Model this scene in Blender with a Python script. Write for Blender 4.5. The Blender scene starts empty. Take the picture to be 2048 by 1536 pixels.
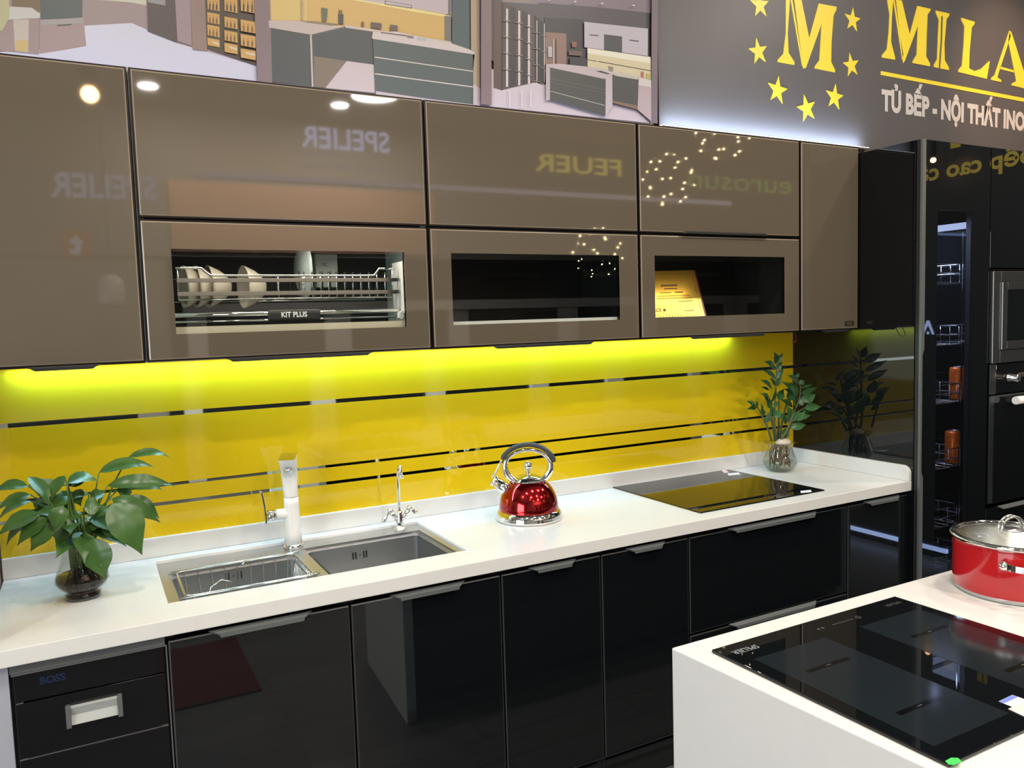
import bpy, math, random
from mathutils import Vector, Matrix
PI = math.pi
S = bpy.context.scene
COL = S.collection
# ------------------------------------------------------------------ camera
F_PX = 1595.31
CAM = Vector((-1.6031, -2.5914, 1.5241))
yaw, pitch, roll = math.radians(28.0339), math.radians(-4.5515), math.radians(-1.7561)
FW = Vector((math.sin(yaw)*math.cos(pitch), math.cos(yaw)*math.cos(pitch), math.sin(pitch)))
R0 = Vector((math.cos(yaw), -math.sin(yaw), 0)); U0 = R0.cross(FW)
RT = R0*math.cos(roll)+U0*math.sin(roll); UP = -R0*math.sin(roll)+U0*math.cos(roll)
cd = bpy.data.cameras.new('camera'); cam = bpy.data.objects.new('camera', cd); COL.objects.link(cam)
cd.sensor_width = 36; cd.lens = F_PX/2048*36; cd.clip_start = .02; cd.clip_end = 100
cam.matrix_world = Matrix(((RT.x, UP.x, -FW.x, CAM.x), (RT.y, UP.y, -FW.y, CAM.y), (RT.z, UP.z, -FW.z, CAM.z), (0, 0, 0, 1)))
S.camera = cam
# ------------------------------------------------------------------ world, exposure
S.view_settings.view_transform = 'Standard'; S.view_settings.look = 'None'
S.view_settings.exposure = 0.08; S.view_settings.gamma = 1.0; S.view_settings.use_curve_mapping = False
W = bpy.data.worlds.new('showroom'); S.world = W; W.use_nodes = True
W.node_tree.nodes['Background'].inputs[0].default_value = (.50, .47, .44, 1)
W.node_tree.nodes['Background'].inputs[1].default_value = 0.4
CEIL = 3.55

def area(name, loc, rot, sx, sy, watts, color, shape='RECTANGLE', spread=180):
    l = bpy.data.lights.new(name, 'AREA'); l.shape = shape; l.size = sx
    if shape in ('RECTANGLE', 'ELLIPSE'): l.size_y = sy
    l.energy = watts; l.color = color; l.spread = math.radians(spread)
    o = bpy.data.objects.new(name, l); COL.objects.link(o); o.location = loc; o.rotation_euler = rot
    return o
WARM = (1.0, .90, .77); NEUT = (1.0, .95, .87); COOL = (.66, .86, 1.0)
# downlights in the ceiling: x, y, radius, watts, colour
DOWN = [(-1.01, -5.45, .07, 8, NEUT), (.60, -5.45, .07, 8, NEUT), (.80, -5.05, .20, 20, NEUT),
        (-1.5, -1.7, .09, 19, WARM), (-.3, -1.7, .09, 19, WARM), (.9, -1.7, .09, 23, WARM), (2.2, -1.3, .09, 26, WARM), (-2.9, -1.9, .09, 26, NEUT),
        (-1.2, -3.3, .09, 30, NEUT), (.4, -3.3, .09, 30, NEUT), (2.0, -3.9, .09, 26, NEUT)]
for i, (x, y, rd, wt, cl) in enumerate(DOWN):
    area('downlight_lamp', (x, y, CEIL-.012), (0, 0, 0), rd*2, rd*2, wt, cl, 'DISK')
# LED strip below the wall cabinets and the one on top of them
area('led_under_lamp', (-.48, -.028, 1.438), (math.radians(-18), 0, 0), 2.62, .010, 9.0, (.34, .74, 1.10))
area('left_fill_lamp', (-4.88, -3.0, 1.5), (0, math.radians(-90), 0), 1.7, 2.6, 98, (.90, .96, 1.0))  # added fill light from the left, brightens the island end
area('led_top_lamp', (-.3, -.14, 2.222), (math.radians(155), 0, 0), 3.2, .015, 1.6, (.62, .70, 1.0))
area('led_sign_lamp', (1.05, -.062, 2.277), (math.radians(168), 0, 0), 1.15, .012, 4.0, (.55, .72, 1.0))
# spot on the sign board, top right
sp = bpy.data.lights.new('sign_spot_lamp', 'SPOT'); sp.energy = 70; sp.color = (1.0, .62, .38); sp.spot_size = math.radians(46); sp.spot_blend = .9; sp.shadow_soft_size = .04
so = bpy.data.objects.new('sign_spot_lamp', sp); COL.objects.link(so); so.location = (2.6, -1.2, 3.4)
so.rotation_euler = (Vector((2.75, 0, 2.66))-Vector((2.6, -1.2, 3.4))).to_track_quat('-Z', 'Y').to_euler()

# ------------------------------------------------------------------ pixel helpers (2048 x 1536 frame -> world plane)
def ray(px, py): return FW+RT*((px-1024)/F_PX)-UP*((py-768)/F_PX)
def at(px, py, Y=0.):
    d = ray(px, py); return CAM+d*((Y-CAM.y)/d.y)
def atz(px, py, Z=.85):
    d = ray(px, py); return CAM+d*((Z-CAM.z)/d.z)

# ------------------------------------------------------------------ materials
def lin(c):
    return tuple(((v/255)/12.92 if v/255 <= .04045 else ((v/255+.055)/1.055)**2.4) for v in c)
def mat(name, col, rough=.5, metal=0, spec=.5, coat=0, trans=0, ior=1.5, emit=None, es=0, alpha=None):
    m = bpy.data.materials.new(name); m.use_nodes = True
    b = m.node_tree.nodes['Principled BSDF']
    b.inputs['Base Color'].default_value = (*col, 1); b.inputs['Roughness'].default_value = rough
    b.inputs['Metallic'].default_value = metal; b.inputs['IOR'].default_value = ior
    b.inputs['Coat Weight'].default_value = coat; b.inputs['Coat Roughness'].default_value = .02
    b.inputs['Transmission Weight'].default_value = trans
    if emit: b.inputs['Emission Color'].default_value = (*emit, 1); b.inputs['Emission Strength'].default_value = es
    return m
def noisy(m, scale=(40, 40, 40), amt=.06, rough_amt=0, bump=0, detail=4):
    nt = m.node_tree; N = nt.nodes; L = nt.links; b = N['Principled BSDF']
    tc = N.new('ShaderNodeTexCoord'); mp = N.new('ShaderNodeMapping'); mp.inputs['Scale'].default_value = scale
    nz = N.new('ShaderNodeTexNoise'); nz.inputs['Scale'].default_value = 1; nz.inputs['Detail'].default_value = detail
    L.new(tc.outputs['Object'], mp.inputs[0]); L.new(mp.outputs[0], nz.inputs['Vector'])
    hs = N.new('ShaderNodeHueSaturation'); hs.inputs['Color'].default_value = b.inputs['Base Color'].default_value
    mr = N.new('ShaderNodeMapRange'); mr.inputs['To Min'].default_value = 1-amt; mr.inputs['To Max'].default_value = 1+amt
    L.new(nz.outputs['Fac'], mr.inputs['Value']); L.new(mr.outputs[0], hs.inputs['Value']); L.new(hs.outputs[0], b.inputs['Base Color'])
    if rough_amt:
        r = b.inputs['Roughness'].default_value
        m2 = N.new('ShaderNodeMapRange'); m2.inputs['To Min'].default_value = r-rough_amt; m2.inputs['To Max'].default_value = r+rough_amt
        L.new(nz.outputs['Fac'], m2.inputs['Value']); L.new(m2.outputs[0], b.inputs['Roughness'])
    if bump:
        bp = N.new('ShaderNodeBump'); bp.inputs['Strength'].default_value = bump; bp.inputs['Distance'].default_value = .002
        L.new(nz.outputs['Fac'], bp.inputs['Height']); L.new(bp.outputs[0], b.inputs['Normal'])
    return m
def glassy(name, tint, ior=1.5):
    m = bpy.data.materials.new(name); m.use_nodes = True; nt = m.node_tree; N = nt.nodes; L = nt.links
    N.remove(N['Principled BSDF']); out = N['Material Output']
    t = N.new('ShaderNodeBsdfTransparent'); t.inputs[0].default_value = (*tint, 1)
    g = N.new('ShaderNodeBsdfGlossy'); g.inputs['Roughness'].default_value = 0
    fr = N.new('ShaderNodeFresnel'); ge = N.new('ShaderNodeNewGeometry')   # thin sheet: same reflectance from both sides
    e1 = N.new('ShaderNodeMath'); e1.operation = 'MULTIPLY_ADD'; e1.inputs[1].default_value = -2; e1.inputs[2].default_value = 1
    e2 = N.new('ShaderNodeMath'); e2.operation = 'POWER'; e2.inputs[0].default_value = ior
    L.new(ge.outputs['Backfacing'], e1.inputs[0]); L.new(e1.outputs[0], e2.inputs[1]); L.new(e2.outputs[0], fr.inputs[0])
    mx = N.new('ShaderNodeMixShader'); L.new(fr.outputs[0], mx.inputs[0]); L.new(t.outputs[0], mx.inputs[1]); L.new(g.outputs[0], mx.inputs[2])
    L.new(mx.outputs[0], out.inputs[0]); return m
M = {}
M['taupe'] = mat('taupe painted glass', (.104, .084, .060), .03, ior=1.62)
M['taupe_edge'] = mat('ground glass edge', (.26, .21, .155), .15, ior=1.5)
M['frame'] = mat('dark aluminium frame', (.012, .008, .008), .35, .6)
M['black'] = mat('black glass', (.004, .005, .006), .015, ior=1.52)
M['black_low'] = mat('black glass fronts', (.005, .006, .007), .02, ior=1.68)
M['profile'] = noisy(mat('dark grey handle profile', (.13, .14, .14), .34, .2), (5, 300, 300), .1)
M['edge_dark'] = mat('dark ground edge', (.035, .038, .038), .3)
M['matte_black'] = mat('matte black', (.012, .012, .012), .5)
M['carcass'] = mat('dark cabinet interior', (.010, .011, .012), .6)
M['carcass_pale'] = mat('pale cabinet side', (.42, .52, .50), .35)
M['carcass_cream'] = mat('cream cabinet bottom', (.62, .55, .42), .4)
M['stone'] = noisy(mat('white quartz', (.70, .69, .665), .16, ior=1.5), (25, 25, 25), .035, detail=6)
M['stone_side'] = noisy(mat('white quartz island', (.72, .70, .67), .16, ior=1.5), (25, 25, 25), .03, detail=6)
M['yellow'] = mat('yellow painted glass', (.88, .60, .012), .05, ior=1.5)
M['mirror'] = mat('mirror strip', (.62, .66, .62), .02, 1)
M['steel'] = noisy(mat('brushed stainless steel', (.54, .55, .56), .30, 1), (3, 260, 260), .08, .05)
M['steel_dk'] = noisy(mat('brushed steel front', (.30, .30, .29), .33, 1), (3, 260, 260), .08, .05)
M['chrome'] = mat('chrome', (.80, .80, .80), .06, 1)
M['wire'] = mat('chromed wire', (.72, .72, .70), .16, 1)
M['pull_silver'] = mat('satin silver pull', (.62, .64, .62), .35, .35)
M['alu'] = mat('aluminium rail', (.45, .46, .45), .3, 1)
M['white_gloss'] = mat('white gloss enamel', (.82, .81, .78), .12, coat=.2)
M['red_metal'] = mat('red lacquered steel', (.36, .004, .006), .13, .95, coat=.7)
M['red_pot'] = mat('red enamel', (.44, .012, .016), .10, coat=.4)
M['rubber'] = mat('dark grip', (.03, .035, .04), .4)
M['glass'] = glassy('clear glass', (.93, .95, .94), 1.42)
M['lid_glass'] = glassy('lid glass', (.80, .80, .76), 1.5)
M['water'] = glassy('clear water', (.86, .90, .82), 1.2)
M['water_br'] = glassy('brown water', (.42, .33, .17), 1.2)
M['window'] = glassy('cabinet window glass', (.82, .84, .80), 1.52)
M['smoked'] = glassy('smoked larder glass', (.74, .76, .82), 1.45)
M['leaf'] = noisy(mat('peace lily leaf', (.045, .115, .022), .30, ior=1.5), (30, 30, 30), .35)
M['leaf2'] = noisy(mat('zz leaflet', (.040, .120, .036), .25, ior=1.5), (30, 30, 30), .25)
M['stem'] = mat('green stalk', (.085, .15, .03), .4)
M['stem2'] = mat('brown green stalk', (.075, .09, .035), .45)
M['root'] = noisy(mat('roots', (.16, .10, .05), .7), (60, 60, 60), .4)
M['root_dk'] = noisy(mat('dark roots and soil', (.030, .020, .010), .7), (60, 60, 60), .5)
M['bulb'] = noisy(mat('pale tuber', (.55, .46, .36), .6), (50, 50, 50), .25)
M['ceramic'] = mat('cream ceramic', (.62, .55, .45), .15, coat=.3)
M['ceramic_w'] = mat('pale ceramic', (.50, .55, .52), .12, coat=.3)
M['brown'] = mat('brown print', (.12, .06, .03), .4)
M['gold'] = noisy(mat('gold foil plate', (.80, .56, .13), .30, .85), (40, 40, 40), .10)
M['wood_red'] = mat('red brown wood', (.16, .035, .015), .35)
M['floor'] = mat('floor planks', (.30, .29, .27), .35)
M['mat_red'] = mat('dark red mat', (.10, .012, .014), .9)
M['ceil'] = mat('ceiling paint', (.36, .35, .33), .8)
M['wall'] = mat('grey wall paint', (.35, .33, .30), .8)
M['wall_dk'] = mat('dark stand wall', (.02, .021, .022), .35)
M['warm_panel'] = mat('orange beige panel', (.66, .40, .27), .6)
M['beige'] = mat('beige trim', (.42, .34, .26), .5)
M['sign_board'] = noisy(mat('grey brown sign board', (.098, .090, .092), .45), (6, 6, 6), .03)
M['sign_yellow'] = mat('yellow vinyl', (.86, .66, .055), .4)
M['sign_white'] = mat('white vinyl', (.56, .52, .50), .45)
M['can'] = noisy(mat('orange can print', (.85, .17, .02), .25, .3), (25, 25, 60), .45)
M['can_top'] = mat('can lid', (.6, .6, .58), .25, 1)
M['zone'] = mat('grey cooking zone print', (.011, .015, .019), .10, ior=1.45)
M['hob_mark'] = mat('black mark', (.003, .003, .004), .1, ior=1.5)
M['print_grey'] = mat('grey print', (.30, .33, .34), .3)
M['print_dim'] = mat('dim print', (.085, .085, .085), .3)
M['print_blue'] = mat('dim blue print', (.010, .015, .045), .3)
M['green'] = mat('green sticker', (.05, .62, .10), .5)
M['pinkp'] = mat('pink paper', (.80, .55, .55), .6)
M['bluep'] = mat('blue paper print', (.16, .22, .62), .6)
M['paper'] = mat('white paper', (.75, .77, .80), .6)
M['grey_panel'] = mat('light grey side panel', (.36, .37, .42), .5)
M['wirered'] = mat('red cable', (.30, .04, .03), .5)
def emi(name, c, s): return mat(name, (0, 0, 0), .5, emit=c, es=s)
M['led'] = emi('led diffuser', (.85, .97, 1.0), 6)
M['led_blue'] = emi('blue led strip', (.42, .58, 1.0), 5)
M['lamp_disc'] = emi('downlight diffuser', (1, .98, .90), 14)
M['lamp_warm'] = emi('warm bulb', (1, .58, .26), 60)
M['sign_lit'] = emi('lit lavender letters', (.66, .68, 1.0), 4.0)
M['sign_dim'] = emi('dim lavender letters', (.70, .72, .9), 1.6)
M['sign_feuer'] = emi('lit yellow letters', (1.0, .80, .10), 2.4)
M['sign_green'] = emi('lit green letters', (.45, .70, .12), 1.2)
M['sign_orange'] = emi('lit orange tile', (.95, .38, .12), .8)
M['sign_amber'] = emi('lit amber letters', (1.0, .72, .10), 1.5)
M['led_point'] = emi('pendant led', (1.0, .78, .38), 90)
M['lit_band'] = emi('lit cove band', (.85, .80, .95), 1.3)

def planks(m):
    nt = m.node_tree; N = nt.nodes; L = nt.links; b = N['Principled BSDF']
    tc = N.new('ShaderNodeTexCoord'); br = N.new('ShaderNodeTexBrick')
    mp = N.new('ShaderNodeMapping'); L.new(tc.outputs['Object'], mp.inputs[0]); L.new(mp.outputs[0], br.inputs['Vector'])
    br.inputs['Scale'].default_value = 1; br.inputs['Brick Width'].default_value = 1.2; br.inputs['Row Height'].default_value = .16
    br.inputs['Mortar Size'].default_value = .003
    br.inputs['Color1'].default_value = (.155, .16, .16, 1); br.inputs['Color2'].default_value = (.125, .13, .13, 1); br.inputs['Mortar'].default_value = (.08, .08, .075, 1)
    nz = N.new('ShaderNodeTexNoise'); mp2 = N.new('ShaderNodeMapping'); mp2.inputs['Scale'].default_value = (3, 60, 1)
    L.new(tc.outputs['Object'], mp2.inputs[0]); L.new(mp2.outputs[0], nz.inputs['Vector']); nz.inputs['Scale'].default_value = 1
    mx = N.new('ShaderNodeMix'); mx.data_type = 'RGBA'; mx.blend_type = 'MULTIPLY'; mx.inputs[0].default_value = .45
    L.new(br.outputs['Color'], mx.inputs[6]); L.new(nz.outputs['Color'], mx.inputs[7]); L.new(mx.outputs[2], b.inputs['Base Color'])
planks(M['floor'])

# ------------------------------------------------------------------ mesh builder
class MB:
    def __init__(s): s.v = []; s.f = []; s.m = []; s.s = []
    def add(s, vs, fs, m=0, smooth=False):
        o = len(s.v); s.v += [Vector(v) for v in vs]
        for f in fs: s.f.append([o+i for i in f]); s.m.append(m); s.s.append(smooth)
    def box(s, x0, y0, z0, x1, y1, z1, m=0):
        x0, x1 = sorted((x0, x1)); y0, y1 = sorted((y0, y1)); z0, z1 = sorted((z0, z1))
        s.add([(x0, y0, z0), (x1, y0, z0), (x1, y1, z0), (x0, y1, z0), (x0, y0, z1), (x1, y0, z1), (x1, y1, z1), (x0, y1, z1)],
              [(3, 2, 1, 0), (4, 5, 6, 7), (0, 1, 5, 4), (1, 2, 6, 5), (2, 3, 7, 6), (3, 0, 4, 7)], m); return s
    def prism(s, poly, ext, m=0):          # poly: 3-D points of a planar outline, ext: extrusion vector
        n = len(poly); e = Vector(ext); P = [Vector(p) for p in poly]
        nr = Vector((0, 0, 0))
        for i in range(n): nr += P[i].cross(P[(i+1) % n])
        if nr.dot(e) > 0: P = P[::-1]
        s.add(P+[p+e for p in P], [tuple(range(n)), tuple(range(2*n-1, n-1, -1))]+[(i, i+n, (i+1) % n+n, (i+1) % n) for i in range(n)], m); return s
    def lathe(s, prof, c=(0, 0), n=48, m=0, M3=None, smooth=True, cap=True):   # prof: (r,z[,mat]) bottom->top
        vs = []; fs = []; k = len(prof)
        for (r, z) in prof:
            for i in range(n):
                a = 2*PI*i/n; p = Vector((r*math.cos(a), r*math.sin(a), z))
                if M3: p = M3 @ p
                vs.append(p+Vector((c[0], c[1], 0)) if len(c) == 2 else p+Vector(c))
        for j in range(k-1):
            for i in range(n): fs.append((j*n+i, j*n+(i+1) % n, (j+1)*n+(i+1) % n, (j+1)*n+i))
        s.add(vs, fs, m, smooth)
        if cap:
            o = len(s.v)-k*n
            if prof[0][0] > 1e-5: s.f.append([o+i for i in range(n)][::-1]); s.m.append(m); s.s.append(False)
            if prof[-1][0] > 1e-5: s.f.append([o+(k-1)*n+i for i in range(n)]); s.m.append(m); s.s.append(False)
        return s
    def tube(s, pts, r, n=10, m=0, closed=False, cap=True):
        P = [Vector(p) for p in pts]; k = len(P); rr = r if isinstance(r, (list, tuple)) else [r]*k
        t0 = (P[1]-P[0]).normalized(); up = Vector((0, 0, 1)) if abs(t0.z) < .9 else Vector((0, 1, 0))
        nx = t0.cross(up).normalized(); vs = []
        for i in range(k):
            if closed: t = (P[(i+1) % k]-P[i-1]).normalized()
            else: t = (P[min(i+1, k-1)]-P[max(i-1, 0)]).normalized()
            nx = (nx-t*nx.dot(t)).normalized(); ny = t.cross(nx)
            for j in range(n):
                a = 2*PI*j/n; vs.append(P[i]+(nx*math.cos(a)+ny*math.sin(a))*rr[i])
        fs = []
        for i in range(k if closed else k-1):
            for j in range(n): fs.append((i*n+j, i*n+(j+1) % n, ((i+1) % k)*n+(j+1) % n, ((i+1) % k)*n+j))
        s.add(vs, fs, m, True)
        if not closed and cap:
            o = len(s.v)-k*n; s.f.append([o+j for j in range(n)][::-1]); s.m.append(m); s.s.append(False)
            s.f.append([o+(k-1)*n+j for j in range(n)]); s.m.append(m); s.s.append(False)
        return s
    def sphere(s, c, r, n=16, m=0, sc=(1, 1, 1), M3=None):
        prof = [(max(1e-6, r*math.sin(PI*i/(n//2))), -r*math.cos(PI*i/(n//2))) for i in range(n//2+1)]
        Q = Matrix.Diagonal(Vector(sc)); Q = (M3 @ Q) if M3 else Q
        return s.lathe(prof, tuple(c), n, m, Q, True, False)
    def build(s, name, mats, parent=None, bevel=0, seg=2, label=None, solid=0, sub=0):
        me = bpy.data.meshes.new(name)
        org = Vector((0, 0, 0))
        if parent is not None:
            q = parent
            while q is not None: org = org+q.location; q = q.parent
        else:
            xs = [v.x for v in s.v]; ys = [v.y for v in s.v]; zs = [v.z for v in s.v]
            org = Vector(((min(xs)+max(xs))/2, (min(ys)+max(ys))/2, min(zs)))
        me.from_pydata([v-org for v in s.v], [], s.f)
        if not isinstance(mats, (list, tuple)): mats = [mats]
        for k in mats: me.materials.append(M[k])
        me.polygons.foreach_set('material_index', s.m); me.polygons.foreach_set('use_smooth', s.s); me.update()
        o = bpy.data.objects.new(name, me); COL.objects.link(o)
        if parent is not None: o.parent = parent
        else: o.location = org
        if solid:
            d = o.modifiers.new('solidify', 'SOLIDIFY'); d.thickness = solid; d.offset = 0
        if sub:
            d = o.modifiers.new('subdivision', 'SUBSURF'); d.levels = sub; d.render_levels = sub
        if bevel:
            b = o.modifiers.new('bevel', 'BEVEL'); b.width = bevel; b.segments = seg; b.limit_method = 'ANGLE'; b.angle_limit = math.radians(40)
        if label: o['label'] = label
        return o
def tag(o, label, cat, group=None):
    o['label'] = label; o['category'] = cat
    if group: o['group'] = group
    return o
def thing(name, loc, label, cat, group=None):
    o = bpy.data.objects.new(name, None); o.empty_display_size = .05; COL.objects.link(o); o.location = loc
    return tag(o, label, cat, group)
def struct(o): o['kind'] = 'structure'; return o
def B(name, mats, x0, y0, z0, x1, y1, z1, parent=None, bevel=0, label=None):
    return MB().box(x0, y0, z0, x1, y1, z1).build(name, mats, parent, bevel, label=label)
def text(name, st, m, size, origin, ax, ay, parent, width=None, ext=.001, bold=0, label=None, align='LEFT'):
    cu = bpy.data.curves.new(name, 'FONT'); cu.body = st; cu.size = size; cu.extrude = 0; cu.offset = bold
    cu.resolution_u = 3; cu.align_x = 'LEFT'
    tmp = bpy.data.objects.new(name, cu); COL.objects.link(tmp)
    dg = bpy.context.evaluated_depsgraph_get(); me0 = bpy.data.meshes.new_from_object(tmp.evaluated_get(dg))
    bpy.data.objects.remove(tmp); bpy.data.curves.remove(cu)
    xs = [v.co.x for v in me0.vertices]; w = max(xs)-min(xs); x0 = min(xs)
    k = (width/w) if width else 1
    ax = Vector(ax); ay = Vector(ay); nz = ax.cross(ay)
    mb = MB(); vs = [Vector(origin)+ax*((v.co.x-x0)*k)+ay*v.co.y+nz*ext for v in me0.vertices]
    fs = [tuple(p.vertices) for p in me0.polygons]
    mb.add(vs, fs); bpy.data.meshes.remove(me0)
    return mb.build(name, m, parent, label=label)
X_, Y_, Z_ = Vector((1, 0, 0)), Vector((0, 1, 0)), Vector((0, 0, 1))

# ------------------------------------------------------------------ key dimensions
XL, X1, X2, X3, X4, XT = -1.845, -1.467, -.680, .099, .878, 1.219
DU, ZT, ZM, ZB = -.347, 2.183, 1.8106, 1.444
ZC, TH, ZUP = .85, .0386, .9097
FZ = -.588           # lower fronts plane

# ------------------------------------------------------------------ setting
struct(B('floor', 'floor', -5, -6.2, -.05, 9, .1, 0))
struct(B('ceiling', 'ceil', -5, -6.2, CEIL, 9, .1, CEIL+.05))
struct(B('wall_back', 'wall', -5, .006, 0, 9, .1, CEIL))
struct(B('wall_front', 'wall', -5, -6.2, 0, 9, -6.05, CEIL))
struct(B('wall_left', 'wall', -5.1, -6.2, 0, -5.0, .1, CEIL))
M['fill_glow'] = mat('added fill glow', (0, 0, 0), .5, emit=(.90, .96, 1.0), es=1.2)  # glow of the added panel on the left wall
struct(B('left_fill_panel', 'fill_glow', -5.0, -4.3, .65, -4.97, -1.7, 2.35))  # added glowing panel behind the left fill light, out of view
struct(B('wall_right', 'wall_dk', 3.2, -2.35, 0, 3.3, .0, CEIL))
tag(B('floor_mat', 'mat_red', -1.38, -2.63, .0, -1.04, -1.97, .008), 'dark red mat lying on the floor, mirrored in the black door below the sink', 'mat')

# ------------------------------------------------------------------ backsplash
bs = thing('backsplash', (-.31, 0, .9), 'glossy yellow glass backsplash with thin mirror stripes behind the white worktop', 'backsplash')
zs = [(.88, 1.0023), (1.0130, 1.0592), (1.0684, 1.2705), (1.2838, 1.62)]
for a, b in zs: B('glass_panel', 'yellow', XL, -.006, a, XT, .005, b, bs)
for a, b in ((1.0023, 1.0130), (1.0592, 1.0684), (1.2705, 1.2838)):
    B('mirror_strip', 'mirror', XL, -.005, a, XT, .004, b, bs, label='narrow mirror stripe between yellow panels')

# ------------------------------------------------------------------ mural print and sign board on the upper wall
def poly_sheet(root, polys, sx, ox, oy, cols, y0):
    """flat printed picture: every patch lies on the board, upper layers .15 mm further out"""
    mb = MB(); keys = []
    for i, (c, pts) in enumerate(polys):
        k = 'print %d %d %d' % c
        if k not in M: M[k] = mat(k, tuple(v*.60+.012 for v in lin(c)), .42)
        if k not in keys: keys.append(k)
        P = [at(ox+x/sx, oy+y/sx, y0) for x, y in pts]
        for p in P: p.y = y0-.00018*i
        nr = Vector((0, 0, 0))
        for j in range(len(P)): nr += P[j].cross(P[(j+1) % len(P)])
        if nr.y > 0: P = P[::-1]
        mb.add(P, [tuple(range(len(P)))], keys.index(k))
    return mb.build('printed_picture', keys, root)
YM = -.020
mu = thing('mural_print', (-1.2, -.01, 2.2), 'wide printed mural of modern kitchens above the taupe wall cabinets', 'mural')
xm = at(1309, 245, YM).x
B('backing_board', 'beige', -3.2, -.018, 2.16, xm, .004, 3.3, mu)
MV = (134, 112, 116)
# left kitchen (crop scale 3.793)
pl = [((172, 150, 150), [(-300, -300), (2040, -300), (2040, 620), (-300, 420)]),
      ((158, 138, 136), [(620, -200), (1010, -200), (1110, 40), (1112, 215), (1000, 178), (640, 195)]),
      ((205, 205, 180), [(740, -60), (1110, -60), (1110, 42), (1000, 20), (860, 8), (740, 0)]),
      ((216, 214, 230), [(640, 195), (1000, 175), (1345, 330), (1560, 388), (1945, 500), (1950, 615), (-50, 400), (660, 348), (330, 405), (650, 345)]),
      ((168, 143, 140), [(300, 150), (635, 175), (655, 348), (300, 408)]),
      ((78, 88, 86), [(300, -100), (625, -100), (625, 130), (310, 150)]),
      ((168, 160, 156), [(308, 150), (632, 138), (634, 178), (310, 192)]),
      ((88, 84, 82), [(430, 190), (545, 182), (540, 192), (440, 200)]),
      ((120, 98, 66), [(90, -100), (300, -100), (300, 95), (240, 70), (90, 50)]),
      ((160, 138, 134), [(-60, 120), (300, 130), (295, 415), (-60, 380)]),
      ((206, 202, 196), [(60, 50), (240, 60), (305, 105), (305, 138), (60, 150), (-60, 130), (-60, 40)]),
      ((190, 186, 140), [(-60, -60), (70, -60), (72, 130), (20, 230), (-60, 260)]),
      ((196, 186, 170), [(100, 150), (220, 150), (215, 400), (115, 388)]),
      ((204, 178, 110), [(120, 310), (210, 305), (212, 390), (118, 385)]),
      ((74, 58, 56), [(1112, -100), (1318, -100), (1342, 325), (1120, 240)]),
      ((150, 146, 146), [(1120, -60), (1250, -60), (1255, 45), (1122, 20)]),
      ((160, 138, 142), [(1322, -100), (1440, -100), (1455, 350), (1345, 315)]),
      ((150, 122, 112), [(1440, -100), (1550, -100), (1570, 390), (1460, 378)]),
      ((66, 48, 28), [(1550, -100), (1918, -100), (1940, 500), (1572, 370)])]
for cx0, cx1, cc in ((1562, 1655, 0), (1690, 1790, 1), (1812, 1925, 2)):
    tops = [-20, 95, 190, 290] if cc == 0 else ([-20, 130, 235, 330] if cc == 1 else [-30, 155, 265, 375])
    hts = [100, 88, 92, 68] if cc == 0 else ([118, 92, 88, 80] if cc == 1 else [130, 98, 98, 80])
    for a, h in zip(tops, hts):
        s0 = .14*(cx1-cx0)
        pl.append(((212, 164, 82), [(cx0+8, a), (cx1+8, a+s0+4), (cx1+10, a+h+s0-6), (cx0+12, a+h-10)]))
        if a != tops[-1]:
            for q in (.22, .5, .78):
                bx = cx0+8+(cx1-cx0)*q; by = a+h-12+q*s0
                pl.append((((58, 36, 24) if a == tops[0] else (120, 82, 40)), [(bx-6, by), (bx+6, by+1), (bx+6, by-h*.34), (bx+2, by-h*.45), (bx+2, by-h*.62), (bx-2, by-h*.62), (bx-2, by-h*.45), (bx-6, by-h*.34)]))
        else: pl.append(((222, 208, 178), [(cx0+40, a+26), (cx1+5, a+40), (cx1+5, a+58), (cx0+50, a+42)]))
pl += [(MV, [(1918, -100), (2040, -100), (2060, 640), (1948, 620)])]
poly_sheet(mu, pl, 3.793, 0, 0, None, YM)
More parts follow.
